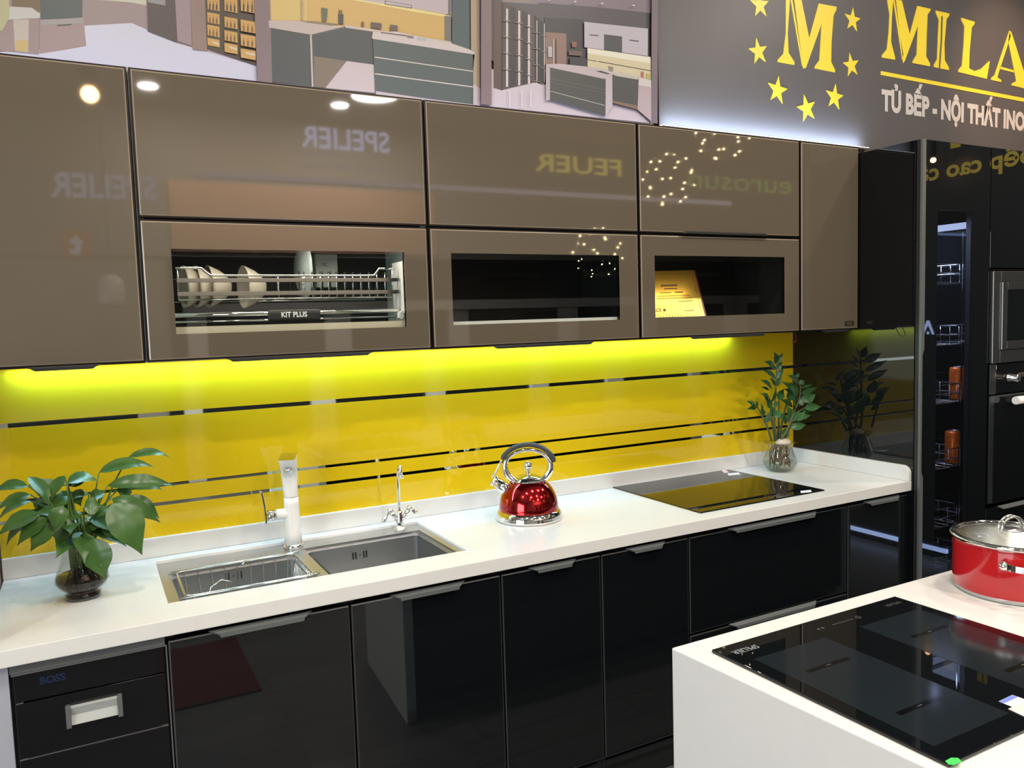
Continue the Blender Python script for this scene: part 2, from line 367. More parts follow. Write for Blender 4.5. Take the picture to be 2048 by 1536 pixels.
# middle kitchen (crop scale 4.452, origin 520)
pm = [((222, 182, 100), [(66, -200), (1650, -200), (1660, 400), (75, 260)]),
      ((228, 196, 116), [(66, -200), (420, -200), (420, 180), (75, 190)]),
      ((204, 190, 196), [(760, -200), (1680, -200), (1678, 130), (1350, 72), (1110, 36), (900, 5)]),
      ((246, 226, 150), [(800, 0), (900, 2), (1350, 74), (1700, 140), (1700, 160), (1350, 105), (1000, 36)]),
      ((120, 110, 116), [(1110, 5), (1352, 45), (1352, 78), (1110, 40)]),
      ((206, 192, 198), [(1120, 12), (1345, 50), (1345, 68), (1120, 34)]),
      ((120, 116, 104), [(1642, 138), (1700, 150), (1700, 378), (1644, 360)]),
      ((120, 110, 108), [(1675, -200), (1705, -200), (1708, 160), (1675, 130)]),
      ((66, 88, 96), [(1712, -200), (1868, -200), (1872, 452), (1708, 395)]),
      ((62, 68, 70), [(75, 245), (450, 310), (470, 775), (92, 725)]),
      ((84, 82, 80), [(455, 310), (770, 240), (1000, 290), (1015, 580), (770, 548), (580, 785), (470, 775)]),
      ((60, 66, 68), [(470, 320), (790, 245), (1000, 290), (1015, 578), (800, 545), (480, 500)]),
      ((128, 110, 92), [(480, 500), (765, 545), (585, 780), (480, 772)]),
      ((214, 198, 200), [(770, 545), (1015, 578), (1025, 830), (580, 785)]),
      ((206, 188, 182), [(75, 185), (360, 190), (750, 240), (450, 312), (80, 248)]),
      ((140, 120, 88), [(360, 192), (460, 190), (700, 215), (640, 232), (420, 205)]),
      ((214, 196, 188), [(745, 222), (1700, 372), (1705, 390), (1000, 285), (760, 250)]),
      ((206, 194, 190), [(442, 315), (458, 310), (474, 775), (458, 775)]),
      ((90, 98, 66), [(545, 70), (600, 80), (590, 195), (550, 190)]),
      ((40, 42, 44), [(695, 125), (740, 130), (738, 222), (698, 216)]),
      ((46, 42, 40), [(700, 88), (708, 88), (708, 125), (700, 125)]),
      ((46, 42, 40), [(718, 92), (726, 92), (726, 128), (718, 128)]),
      ((190, 160, 130), [(365, 0), (378, 0), (378, 190), (365, 190)]),
      ((120, 84, 62), [(900, 195), (924, 198), (922, 242), (900, 238)]),
      ((92, 70, 66), [(985, 200), (1080, 212), (1076, 265), (985, 250)]),
      ((100, 80, 70), [(1155, 222), (1222, 232), (1220, 292), (1155, 280)]),
      ((74, 88, 88), [(1000, 345), (1890, 480), (1892, 935), (1022, 830)]),
      ((222, 208, 206), [(1000, 290), (1200, 285), (1700, 390), (1905, 460), (1908, 490), (990, 348)]),
      ((96, 84, 84), [(1070, 288), (1300, 318), (1300, 330), (1070, 298)]),
      ((130, 122, 124), [(1300, 318), (1365, 326), (1360, 348), (1305, 342)]),
      ((196, 196, 190), [(1395, 335), (1480, 345), (1470, 372), (1400, 360)]),
      ((224, 214, 206), [(1015, 508), (1892, 635), (1892, 644), (1015, 518)]),
      ((224, 214, 206), [(1018, 656), (1892, 774), (1892, 784), (1018, 667)]),
      ((186, 164, 134), [(1868, -200), (1950, -200), (1952, 800), (1892, 770), (1890, 640), (1905, 490), (1905, 460), (1872, 450)]),
      ((216, 196, 200), [(1892, 750), (1955, 795), (1955, 945), (1892, 938)]),
      ((212, 196, 200), [(1025, 815), (1460, 880), (1892, 935), (1892, 960), (1025, 850)]),
      ((130, 118, 134), [(1952, -200), (2048, -200), (2052, 970), (1955, 950)])]
YM2 = YM-.008
poly_sheet(mu, pm, 4.452, 520, 0, None, YM-.009)
pr = [((84, 78, 88), [(200, -200), (1840, -200), (1840, 620), (200, 620)]),
      ((150, 132, 130), [(320, -200), (560, -200), (700, 45), (330, 20)]),
      ((142, 126, 142), [(560, -200), (1850, -200), (1850, 135), (1300, 75), (640, 25)]),
      ((220, 206, 214), [(200, 700), (700, 855), (780, 870), (1700, 1130), (1840, 1260), (200, 1090)]),
      ((92, 68, 62), [(240, 20), (330, 20), (660, 170), (665, 845), (320, 925), (240, 900)]),
      ((40, 34, 42), [(320, 20), (345, 30), (335, 925), (315, 925)]),
      ((48, 42, 48), [(410, 60), (470, 95), (470, 880), (405, 895)]),
      ((44, 38, 46), [(540, 110), (590, 140), (590, 850), (535, 865)]),
      ((36, 40, 48), [(660, 160), (760, 240), (760, 860), (665, 840)]),
      ((54, 50, 58), [(760, 180), (1160, 200), (1190, 490), (1180, 680), (980, 700), (760, 660)]),
      ((150, 120, 108), [(770, 330), (985, 345), (985, 660), (870, 665), (765, 660)]),
      ((210, 200, 204), [(845, 402), (856, 402), (858, 660), (846, 660)]),
      ((90, 70, 66), [(872, 402), (880, 402), (882, 660), (872, 660)]),
      ((196, 190, 198), [(790, 480), (835, 485), (835, 590), (792, 590)]),
      ((150, 96, 78), [(1030, 430), (1085, 438), (1080, 490), (1035, 490)]),
      ((110, 84, 78), [(1000, 520), (1135, 530), (1135, 580), (1000, 570)]),
      ((40, 44, 54), [(1010, 590), (1190, 610), (1185, 690), (1010, 670)]),
      ((206, 198, 212), [(1158, 230), (1810, 300), (1808, 580), (1160, 490)]),
      ((70, 72, 78), [(1360, 358), (1545, 380), (1545, 545), (1360, 518)]),
      ((60, 54, 60), [(1212, 358), (1305, 368), (1300, 378), (1215, 368)]),
      ((60, 54, 60), [(1618, 412), (1715, 424), (1712, 434), (1620, 422)]),
      ((250, 246, 226), [(1190, 498), (1835, 590), (1838, 660), (1190, 552)]),
      ((228, 216, 178), [(1190, 552), (1838, 655), (1838, 820), (1190, 690)]),
      ((80, 64, 46), [(1190, 615), (1285, 630), (1285, 638), (1190, 622)]),
      ((80, 64, 46), [(1298, 632), (1838, 728), (1838, 736), (1298, 640)]),
      ((208, 194, 198), [(765, 665), (900, 660), (1190, 690), (1440, 770), (1400, 800), (1380, 820), (765, 690)]),
      ((214, 204, 196), [(1190, 690), (1300, 700), (1720, 790), (1835, 800), (1835, 900), (1700, 860), (1440, 770)]),
      ((60, 58, 66), [(1270, 735), (1330, 733), (1420, 762), (1395, 768)]),
      ((150, 140, 130), [(1400, 685), (1455, 695), (1445, 742), (1410, 735)]),
      ((196, 110, 96), [(1735, 740), (1765, 745), (1762, 805), (1735, 800)]),
      ((196, 190, 96), [(1790, 760), (1832, 765), (1832, 822), (1790, 815)]),
      ((200, 186, 188), [(762, 680), (805, 695), (805, 1030), (765, 1040)]),
      ((74, 76, 74), [(805, 700), (1372, 820), (1368, 1195), (805, 1030)]),
      ((196, 184, 176), [(808, 938), (1370, 1085), (1370, 1092), (808, 945)]),
      ((120, 112, 100), [(808, 810), (1370, 925), (1370, 930), (808, 815)]),
      ((120, 112, 100), [(808, 850), (1370, 965), (1370, 970), (808, 855)]),
      ((208, 196, 200), [(1372, 810), (1440, 770), (1442, 1085), (1370, 1200)]),
      ((74, 74, 74), [(1442, 780), (1706, 825), (1700, 1095), (1442, 1050)]),
      ((140, 112, 92), [(1442, 1038), (1698, 1090), (1696, 1130), (1442, 1062)]),
      ((200, 180, 184), [(1706, 870), (1838, 900), (1838, 1250), (1698, 1130)]),
      ((226, 216, 212), [(1715, 800), (1836, 830), (1836, 900), (1704, 878)]),
      (MV, [(98, -200), (204, -200), (206, 1090), (98, 1075)]),
      ((128, 112, 122), [(1840, -200), (1905, -200), (1900, 1275), (1838, 1262)])]
for bx, t in ((375, 90), (500, 110), (600, 150), (682, 210), (758, 240)):
    w_ = 11 if bx < 650 else 4
    pr.insert(11, ((226, 218, 222), [(bx-w_, t), (bx+w_, t+4), (bx+w_, 890-(bx-375)*.12), (bx-w_, 892-(bx-375)*.12)]))
    for zz in (0, 1, 2, 3):
        yy = t+120+zz*165
        pr.insert(16, ((150, 132, 130), [(bx-40, yy), (bx+34, yy+10), (bx+34, yy+18), (bx-40, yy+8)]))
for bx, by in ((795, 12), (1060, 28), (1335, 46), (1655, 66)):
    pr.append(((240, 236, 240), [(bx-18, by), (bx, by-7), (bx+18, by+1), (bx, by+8)]))
for dx in (390, 515, 605): pr.append(((236, 228, 238), [(dx-5, 930), (dx+5, 932), (dx+5, 1100), (dx-5, 1098)]))
poly_sheet(mu, pr, 5.12, 940, 0, None, YM-.018)
B('edge_strip', 'frame', xm-.003, -.046, 2.16, xm+.003, .004, 3.3, mu)

sg = thing('sign_board', (2.2, -.02, 2.2), 'grey brown shop sign board with yellow letters and stars above the wall cabinets', 'sign')
YS = -.030
B('board', 'sign_board', xm+.003, -.030, 2.16, 6.0, .004, 3.4, sg)
def sgp(polys, name, m, lab=None, y=YS):
    mb = MB()
    for pts in polys:
        P = [at(1300+x/2.738, yy/2.738, y) for x, yy in pts]
        mb.prism(P, (0, -.0025, 0))
    return mb.build(name, m, sg, label=lab)
sgp([[(742, -60), (768, -60), (752, 180), (757, 290), (790, 342), (788, 356), (697, 340), (698, 327), (728, 295), (742, 180)],
     [(780, -60), (815, -60), (870, 210), (922, 20), (1020, 38), (1018, 55), (1003, 85), (992, 230), (990, 340), (1012, 385), (1010, 397), (900, 375), (902, 362), (926, 330), (938, 130), (852, 372), (838, 376)],
     [(757, -60), (768, -60), (834, 345), (832, 362), (828, 340)]], 'letter_m', 'sign_yellow', 'large yellow serif M between the stars')
sgp([[(1297, -5), (1330, 0), (1322, 100), (1318, 230), (1340, 315), (1340, 328), (1268, 316), (1268, 303), (1295, 270), (1305, 180), (1310, 80), (1298, 8)],
     [(1345, 0), (1377, 4), (1420, 190), (1462, 33), (1535, 50), (1533, 60), (1518, 80), (1512, 220), (1510, 310), (1532, 350), (1530, 364), (1435, 346), (1437, 335), (1458, 300), (1465, 140), (1393, 335), (1385, 346)],
     [(1330, 0), (1337, 0), (1384, 300), (1380, 330)]], 'letter_m', 'sign_yellow')
sgp([[(1562, 58), (1637, 75), (1636, 88), (1622, 105), (1610, 240), (1612, 330), (1635, 372), (1634, 385), (1588, 376), (1598, 230), (1602, 90), (1592, 88), (1588, 230), (1578, 374), (1552, 367), (1553, 355), (1570, 325), (1575, 200), (1580, 110), (1563, 72)]], 'letter_i', 'sign_yellow')
sgp([[(1702, 98), (1776, 120), (1775, 132), (1760, 150), (1748, 280), (1745, 375), (1775, 390), (1810, 378), (1855, 335), (1858, 340), (1842, 433), (1686, 395), (1688, 382), (1706, 360), (1715, 250), (1720, 145), (1703, 112)]], 'letter_l', 'sign_yellow')
sgp([[(1966, 168), (1972, 200), (1905, 405), (1900, 425), (1922, 440), (1921, 450), (1865, 438), (1867, 427), (1885, 412)],
     [(1968, 170), (1976, 175), (2070, 470), (2090, 480), (2090, 495), (1978, 468), (1980, 458), (2004, 445), (1960, 225)],
     [(1916, 365), (1988, 385), (1991, 398), (1912, 378)]], 'letter_a', 'sign_yellow')
sgp([[(1263, 390), (2300, 586), (2300, 606), (1263, 411)]], 'underline', 'sign_yellow')
for i, (cx, cy, r_, ro) in enumerate(((600, 28, 50, .12), (592, 283, 50, .22), (1108, 110, 42, -.05), (1101, 358, 42, .22), (697, 495, 52, -.12), (857, 595, 50, .28), (1010, 532, 46, -.1))):
    c = at(1300+cx/2.738, cy/2.738, YS); q = at(1300+(cx+r_)/2.738, cy/2.738, YS); rr = abs(q.x-c.x)*.98
    pts = []
    for k in range(10):
        a = PI/2+k*PI/5+ro; rad = rr*1.1 if k % 2 == 0 else rr*.43
        pts.append((c.x+rad*math.cos(a), YS, c.z+rad*math.sin(a)))
    mb = MB(); mb.prism(pts, (0, -.002, 0)); mb.build('star', 'sign_yellow', sg, label=None)
t0 = at(1762, 219, YS)
text('sign_lettering', 'TỦ BẾP - NỘI THẤT INOX', 'sign_white', .128, (t0.x, YS, t0.z), X_, Z_, sg, width=1.250, ext=.002, bold=.0065, label='white Vietnamese lettering below the yellow line')

# ------------------------------------------------------------------ LED profiles
lt = thing('led_profile', (-.5, -.06, 1.44), 'white LED strip glowing under the wall cabinets', 'led strip')
MB().box(-1.82, -.038, 1.4405, .85, -.018, 1.4435).build('channel', 'alu', lt)
MB().box(-1.80, -.035, 1.4392, .83, -.021, 1.4405).build('diffuser', 'led', lt)
lt2 = thing('led_profile', (.9, -.04, 2.28), 'bluish white LED strip along the foot of the sign board above the cabinets', 'led strip')
MB().box(xm+.01, -.060, 2.262, 1.66, -.0305, 2.270).build('channel', 'alu', lt2)
MB().box(xm+.01, -.057, 2.270, 1.66, -.034, 2.2725).build('diffuser', emi and 'led', lt2)

# ------------------------------------------------------------------ wall cabinets
def edge_handle(par, x0, x1, z, y, down=True, name='handle', mt='matte_black'):
    """aluminium edge pull: thin lip with slanted ends hooked on a door edge"""
    d = -1 if down else 1; mb = MB()
    s = .022
    P = [(x0, y, z), (x1, y, z), (x1-s*.6, y, z+d*.004), (x1-s, y, z+d*.010), (x0+s, y, z+d*.010), (x0+s*.6, y, z+d*.004)]
    mb.prism(P, (0, -.016, 0))
    return mb.build(name, mt, par, .0015)
def front(par, x0, x1, z0, z1, y, name, gm, em, hole=None, th=.018, gap=.0025, inset=.0045, framem='frame'):
    """door: dark frame at the back, painted glass with a ground edge at the front; y = outer face"""
    x0 += gap; x1 -= gap; z0 += gap; z1 -= gap
    mb = MB()
    if hole is None: mb.box(x0, y+.003, z0, x1, y+th, z1)
    else:
        hx0, hx1, hz0, hz1 = hole
        for a in ((x0, hx0, z0, z1), (hx1, x1, z0, z1), (hx0, hx1, z0, hz0), (hx0, hx1, hz1, z1)): mb.box(a[0], y+.003, a[2], a[1], y+th, a[3])
    d = mb.build(name, framem, par)
    x0 += inset; x1 -= inset; z0 += inset; z1 -= inset; b = .0032
    g = MB()
    # ground edge (bevel ring) + face
    o = [(x0, z0), (x1, z0), (x1, z1), (x0, z1)]; n = [(x0+b, z0+b), (x1-b, z0+b), (x1-b, z1-b), (x0+b, z1-b)]
    V = [(p[0], y+.003, p[1]) for p in o]+[(p[0], y+.0016, p[1]) for p in o]+[(p[0], y, p[1]) for p in n]
    Fq = [(i, (i+1) % 4, (i+1) % 4+4, i+4) for i in range(4)]+[(i+4, (i+1) % 4+4, (i+1) % 4+8, i+8) for i in range(4)]
    g.add(V, Fq, 1)
    if hole is None: g.add([V[8], V[9], V[10], V[11]], [(0, 1, 2, 3)], 0)
    else:
        h = [(hx0, y, hz0), (hx1, y, hz0), (hx1, y, hz1), (hx0, y, hz1)]
        g.add(V[8:12]+h, [(0, 1, 5, 4), (1, 2, 6, 5), (2, 3, 7, 6), (3, 0, 4, 7)], 0)
        h2 = [(p[0], y+.004, p[2]) for p in h]
        g.add(h+h2, [(0, 1, 5, 4), (1, 2, 6, 5), (2, 3, 7, 6), (3, 0, 4, 7)], 1)
    g.build('glass_face', [gm, em], d)
    if hole is not None:
        w = MB(); w.add([(hx0, y+.0015, hz0), (hx1, y+.0015, hz0), (hx1, y+.0015, hz1), (hx0, y+.0015, hz1)], [(0, 1, 2, 3)])
        w.build('window_pane', 'window', d, label='clear glass window in the flap door')
    return d
def carcass(par, x0, x1, z0, z1, y0, y1, side='carcass', bottom='carcass', shelf=None, back='carcass'):
    t = .016; mb = MB()
    ml = [side, bottom, back, 'carcass']
    mb.box(x0, y0, z0, x0+t, y1, z1, 0); mb.box(x1-t, y0, z0, x1, y1, z1, 0)
    mb.box(x0+t, y0, z0, x1-t, y1, z0+t, 1); mb.box(x0+t, y0, z1-t, x1-t, y1, z1, 3); mb.box(x0+t, y1-t*.5, z0+t, x1-t, y1, z1-t, 2)
    if shelf: mb.box(x0+t, y0+.004, shelf, x1-t, y1-t, shelf+t, 3)
    return mb.build('carcass', ml, par)
YF = DU-.010    # outer face of wall cabinet doors
ZG = ZT+.004
def wall_unit(x0, x1, win, hx, lab, pale=False, hup=None):
    w = thing('wall_cabinet', ((x0+x1)/2, -.17, ZB), lab, 'cabinet', 'taupe glass wall cabinets')
    carcass(w, x0+.001, x1-.001, ZB, ZT, DU+.012, -.008, 'carcass_pale' if pale else 'carcass', 'carcass_cream' if pale else 'carcass', ZM-.008)
    u = front(w, x0, x1, ZM, ZT, YF, 'upper_door', 'taupe', 'taupe_edge')
    l = front(w, x0, x1, ZB, ZM, YF, 'lower_door', 'taupe', 'taupe_edge', win)
    edge_handle(l, hx[0], hx[1], ZB+.003, YF+.004)
    if hup: edge_handle(u, hup[0], hup[1], ZM+.001, YF+.002, down=False)
    return w
w = thing('wall_cabinet', (-1.68, -.17, ZB), 'tall single door taupe glass wall cabinet at the far left above the peace lily', 'cabinet', 'taupe glass wall cabinets')
carcass(w, -1.93, X1-.001, ZB, ZT, DU+.012, -.008)
l = front(w, -1.93, X1, ZB, ZT, YF, 'door', 'taupe', 'taupe_edge'); edge_handle(l, -1.735, -1.568, ZB+.003, YF+.004)
wall_unit(X1, X2, (-1.393, -.7585, 1.515, 1.7345), (-1.28, -.865), 'taupe wall cabinet whose window shows the dish rack with bowls', True)
wall_unit(X2, X3, (-.609, .0145, 1.5155, 1.733), (-.485, -.095), 'taupe wall cabinet with an empty dark window, left of the one with the gold certificate')
wall_unit(X3, X4, (.164, .7945, 1.519, 1.735), (.31, .69), 'taupe wall cabinet whose window shows the gold certificate', False, (.28, .70))
w = thing('wall_cabinet', (1.05, -.17, ZB), 'narrow single door taupe wall cabinet beside the tall black unit', 'cabinet', 'taupe glass wall cabinets')
carcass(w, X4+.001, XT-.003, ZB, ZT, DU+.012, -.008)
l = front(w, X4, XT-.003, ZB, ZT, YF, 'door', 'taupe', 'taupe_edge'); edge_handle(l, .99, 1.15, ZB+.003, YF+.004)
q = at(1699, 647, YF-.0008)
B('label_plate', 'matte_black', q.x-.028, YF-.0012, q.z-.009, q.x+.026, YF, q.z+.010, l, label='small black maker plate in the lower corner')
for k in range(3): B('plate_line', 'gold', q.x-.020+k*.003, YF-.0015, q.z+.004-k*.0045, q.x+.018-k*.002, YF-.0012, q.z+.0052-k*.0045, l)
tag(MB().tube([(.870, -.30, 1.443), (.868, -.31, 1.425), (.875, -.32, 1.408), (.892, -.32, 1.402), (.905, -.31, 1.415), (.912, -.30, 1.443)], .0012, 6).build('cable', 'wirered'),
    'thin red cable loop hanging below the wall cabinet by the black corner', 'cable')
# narrow shelf rail in the empty window cabinet
tag(B('shelf_rail', 'white_gloss', -.655, -.334, 1.495, .02, -.325, 1.5255), 'pale metal rail lying at the bottom of the empty dark cabinet window', 'rail')

# ------------------------------------------------------------------ dish rack and crockery behind the first window
dr = thing('dish_rack', (-1.05, -.2, 1.46), 'chromed pull-down dish rack with a black grip behind the first cabinet window', 'dish rack')
YR = -.262
def up(px, py, y=YR): return at(px, py, y)
mb = MB(); pts = [up(x, y) for x, y in ((350, 535), (352, 534.5), (392, 534.5), (402, 537), (412, 545), (422, 550), (500, 551), (620, 552), (735, 551.5), (748, 549), (758, 541), (768, 538), (790, 538))]
z1 = (up(400, 535).z+up(775, 538).z)/2; z2 = (up(500, 551).z+up(735, 551).z)/2
for p in pts: p.z = z1 if abs(p.z-z1) < .006 else (z2 if abs(p.z-z2) < .006 else p.z)
mb.tube(pts, .0034, 8); mb.build('top_rail', 'wire', dr)
for za, zb in ((up(400, 557).z, up(400, 565.5).z), (up(400, 584).z, up(400, 592.5).z)):
    B('flat_rail', 'alu', up(352, 560).x, YR-.012, zb, up(797, 560).x, YR-.008, za, dr, .001)
zb0 = up(500, 598).z
mb = MB(); xa, xb = up(358, 598).x, up(786, 595).x
mb.tube([(xa, YR, z1), (xa, YR, zb0), ], .0024, 6); mb.tube([(xb, YR, z1), (xb, YR, zb0)], .0024, 6)
mb.tube([(xa, YR, zb0), (xb, YR, zb0)], .0028, 6); mb.tube([(xa, YR+.17, zb0), (xb, YR+.17, zb0)], .0028, 6)
mb.tube([(xa, YR+.17, z2), (xb, YR+.17, z2)], .0026, 6)
for xx in (up(556, 560).x, up(606, 560).x): mb.tube([(xx, YR, z2), (xx, YR, zb0)], .0024, 6); mb.tube([(xx, YR, zb0), (xx, YR+.17, zb0), (xx, YR+.17, z2)], .002, 6)
mb.build('frame_wires', 'wire', dr)
for i in range(11):
    px = 612+i*16.2; x = up(px, 560).x
    MB().tube([(x, YR+.02, z2+.012), (x, YR+.02, zb0), (x+.004, YR+.10, zb0), (x+.004, YR+.10, z2+.018), (x+.012, YR+.13, z2+.004), (x+.014, YR+.165, zb0)], .0016, 6).build('plate_divider', 'wire', dr)
YH = -.27
za = at(400, 630, YH).z
mb = MB(); mb.tube([(at(343, 632, YH).x, YH, za), (at(797, 626, YH).x, YH, za)], .0065, 10); mb.tube([(at(343, 632, YH).x, YH+.004, za-.018), (at(797, 626, YH).x, YH+.004, za-.018)], .0028, 8)
mb.build('pull_bar', 'chrome', dr)
xg0, xg1 = at(535, 630, YH).x, at(640, 630, YH).x
MB().box(xg0, YH-.010, za-.021, xg1, YH+.010, za+.010).build('grip', 'matte_black', dr, .004)
text('grip_lettering', 'KIT PLUS', 'paper', .0205, (at(563, 634, YH-.011).x, YH-.011, za-.0115), X_, Z_, dr, width=at(614, 630, YH).x-at(563, 634, YH).x, ext=.0006, bold=.0006, label='white KIT PLUS lettering')
B('guide_housing', 'white_gloss', at(799, 530, YH).x, -.29, at(803, 627, YH).z, at(808, 530, YH).x+.004, -.20, at(803, 523, YH).z, dr, .003, 'white plastic guide housing on the right side')
MB().prism([(at(796, 620, YH).x+d, -.29, at(796, y, YH).z) for d, y in ((-.004, 626), (.008, 621), (.012, 633), (.004, 640), (-.004, 636))], (0, .02, 0)).build('end_bracket', 'white_gloss', dr, .001)
B('front_rail', 'carcass_cream', -1.449, -.334, 1.500, -.698, -.318, 1.5335, dr, label='cream rail along the bottom of the window')
B('drip_tray', 'steel', -1.42, -.30, 1.462, -.72, -.06, 1.474, dr, label='pale tray below the rack')
# bowls lying on their side in the rack
def bowl(cx, cz, y, r, dep, m, lab, rot=0):
    b = thing('bowl', (cx, y, cz-r), lab, 'bowl', 'bowls in the dish rack')
    # axis along -x..+x : opening to the left
    Q = Matrix.Rotation(rot, 3, 'Z') @ Matrix.Rotation(PI/2, 3, 'Y')
    prof = [(r*.34, dep), (r*.42, dep*.92), (r*.62, dep*.74), (r*.82, dep*.45), (r*.95, dep*.15), (r, 0), (r*.97, 0), (r*.91, dep*.17), (r*.78, dep*.47), (r*.55, dep*.74), (.0001, dep*.86)]
    MB().lathe(prof, (cx, y, cz), 36, 0, Q).build('bowl_shell', m, b)
    MB().lathe([(r*.955, dep*.13), (r*.962, dep*.10)], (cx, y, cz), 36, 0, Q, cap=False).build('rim_band', 'brown', b)
    return b
zbo = (up(400, 533).z+up(400, 612).z)/2
for i, px in enumerate((384, 408, 433)):
    bowl(up(px-18, 570, -.17).x, zbo+.004, -.17, .060, .062, 'ceramic', ('cream bowl at the left end of the nested three in the dish rack', 'cream bowl in the middle of the nested three in the dish rack', 'cream bowl at the right end of the nested three in the dish rack')[i], .12)
bowl(up(486, 570, -.17).x, zbo+.002, -.17, .062, .062, 'ceramic', 'single cream bowl standing on edge right of the nested three', .12)
pl_ = thing('plate', (up(600, 560, -.15).x, -.15, 1.6), 'large pale plate standing upright between the bowls and the packet', 'plate')
Q = Matrix.Rotation(.05, 3, 'Z') @ Matrix.Rotation(PI/2, 3, 'Y')
pc = (up(596, 560, -.15).x, -.15, at(598, 540, -.15).z)
MB().lathe([(.0001, .004), (.055, .004), (.075, .012), (.088, .018), (.087, .020), (.072, .015), (.054, .008), (.0001, .008)], pc, 40, 0, Q).build('dish', 'ceramic_w', pl_)
bx = thing('packet', (at(650, 560, -.09).x, -.09, 1.6), 'pale green packet with TBC print at the back of the dish rack', 'packet')
B('carton', 'ceramic_w', at(629, 520, -.09).x, -.10, at(650, 575, -.09).z, at(673, 520, -.09).x, -.06, at(650, 508, -.09).z, bx, .003)
text('packet_lettering', 'TBC', 'print_dim', .016, (at(643, 533, -.10).x, -.1005, at(643, 533, -.10).z), X_, Z_, bx, width=.018)
# gold certificate
ct = thing('certificate', (.26, -.30, 1.46), 'gold certificate plaque leaning behind the third cabinet window', 'plaque')
A = [at(1296, 640, -.325), at(1413, 634, -.325), at(1389, 541, -.20), at(1296, 543, -.20)]
n_ = (A[1]-A[0]).cross(A[3]-A[0]).normalized()
if n_.y > 0: n_ = -n_
c_ = (A[0]+A[1]+A[2]+A[3])/4
MB().prism([a+(a-c_)*.015 for a in A], -n_*.006).build('plaque_back', 'wood_red', ct)
def on(u, v, o=.0006): return A[0].lerp(A[1], u).lerp(A[3].lerp(A[2], u), v)+n_*o
g = MB(); g.prism([on(0, 0), on(.97, 0), on(.97, 1), on(0, 1)], n_*.001); g.build('gold_plate', 'gold', ct)
mb = MB()
def bar(u0, u1, v0, v1): mb.add([on(u0, v0, .002), on(u1, v0, .002), on(u1, v1, .002), on(u0, v1, .002)], [(0, 1, 2, 3)])
bar(.24, .57, .66, .70); bar(.30, .56, .60, .625); bar(.22, .43, .525, .54); bar(.50, .66, .52, .545)
bar(.15, .78, .455, .467); bar(.15, .80, .405, .417); bar(.54, .82, .335, .35); bar(.62, .8, .135, .15)
bar(.12, .93, .075, .082); bar(.92, .926, .08, .93); bar(.10, .926, .925, .931)
for k in range(14): bar(.2+.05*k, .215+.05*k, .03, .05)
mb.prism([on(.28+.03*math.cos(a), .175+.03*math.sin(a), .0018) for a in [i*PI/4 for i in range(8)]], n_*.0003)
mb.build('engraving', 'brown', ct, label='brown engraved lines')
text('approval_mark', 'CE', 'brown', .022, on(.13, .15, .002), (A[1]-A[0]).normalized(), (A[3]-A[0]).normalized(), ct)
# small area light inside that cabinet lights the certificate
area('certificate_lamp', (.30, -.333, 1.76), (math.radians(12), 0, 0), .4, .01, .36, (1, .72, .35))
area('rack_cabinet_lamp', (-1.05, -.30, 1.785), (math.radians(-14), 0, 0), .6, .02, 1.6, (1, .93, .82))

# ------------------------------------------------------------------ worktop with sink cut-out
wt = thing('worktop', (-.3, -.3, ZC-TH), 'long white quartz worktop with upstand carrying sink and hob', 'worktop')
HX0, HX1, HY0, HY1 = -1.462, -.644, -.474, -.064
mb = MB()
for a in ((XL, HX0, -.6, 0), (HX1, XT, -.6, 0), (HX0, HX1, -.6, HY0), (HX0, HX1, HY1, 0)): mb.box(a[0], a[2], ZC-TH, a[1], a[3], ZC)
# one continuous slab: weld the four rectangles' outline
mb = MB(); t, b_ = ZC, ZC-TH
O = [(XL, -.6), (XT, -.6), (XT, -.004), (XL, -.004)]; I = [(HX0, HY0), (HX1, HY0), (HX1, HY1), (HX0, HY1)]
V = [(x, y, t) for x, y in O+I]+[(x, y, b_) for x, y in O+I]
Fq = []
for i in range(4):
    j = (i+1) % 4
    Fq += [(i, j, j+4, i+4), (i+8, i+12, j+12, j+8), (i, i+8, j+8, j), (i+4, j+4, j+12, i+12)]
mb.add(V, Fq); mb.build('slab', 'stone', wt, .0025, 3)
mb = MB(); mb.box(XL, -.018, ZC, XT-.018, -.0045, ZUP); mb.build('upstand', 'stone', wt, .003, 3)
pts = [(XT-.018, -.004, ZC), (XT-.018, -.004, ZUP)]
for k in range(9):
    a = k/8*PI/2; pts.append((XT-.018, -.6+.030-.030*math.sin(a), ZUP-.030+.030*math.cos(a)))
pts.append((XT-.018, -.6, ZC))
MB().prism(pts, (.017, 0, 0)).build('side_upstand', 'stone', wt, .002, 2)
# sink: rim, deck, ledges and two bowls
sk = thing('kitchen_sink', (-1.06, -.26, .62), 'stainless steel double bowl sink sunk into the white worktop', 'sink')
zr = ZC-.008
def ring(mb, o, i, z, m=0, z2=None):
    z2 = z if z2 is None else z2
    V = [(o[0], o[2], z), (o[1], o[2], z), (o[1], o[3], z), (o[0], o[3], z), (i[0], i[2], z2), (i[1], i[2], z2), (i[1], i[3], z2), (i[0], i[3], z2)]
    mb.add(V, [(0, 1, 5, 4), (1, 2, 6, 5), (2, 3, 7, 6), (3, 0, 4, 7)], m)
OX = (HX0-.004, HX1+.004, HY0-.004, HY1+.004)
mb = MB()
lb = (-1.440, -1.082, -.452, -.190); rb = (-1.052, -.668, -.452, -.150)
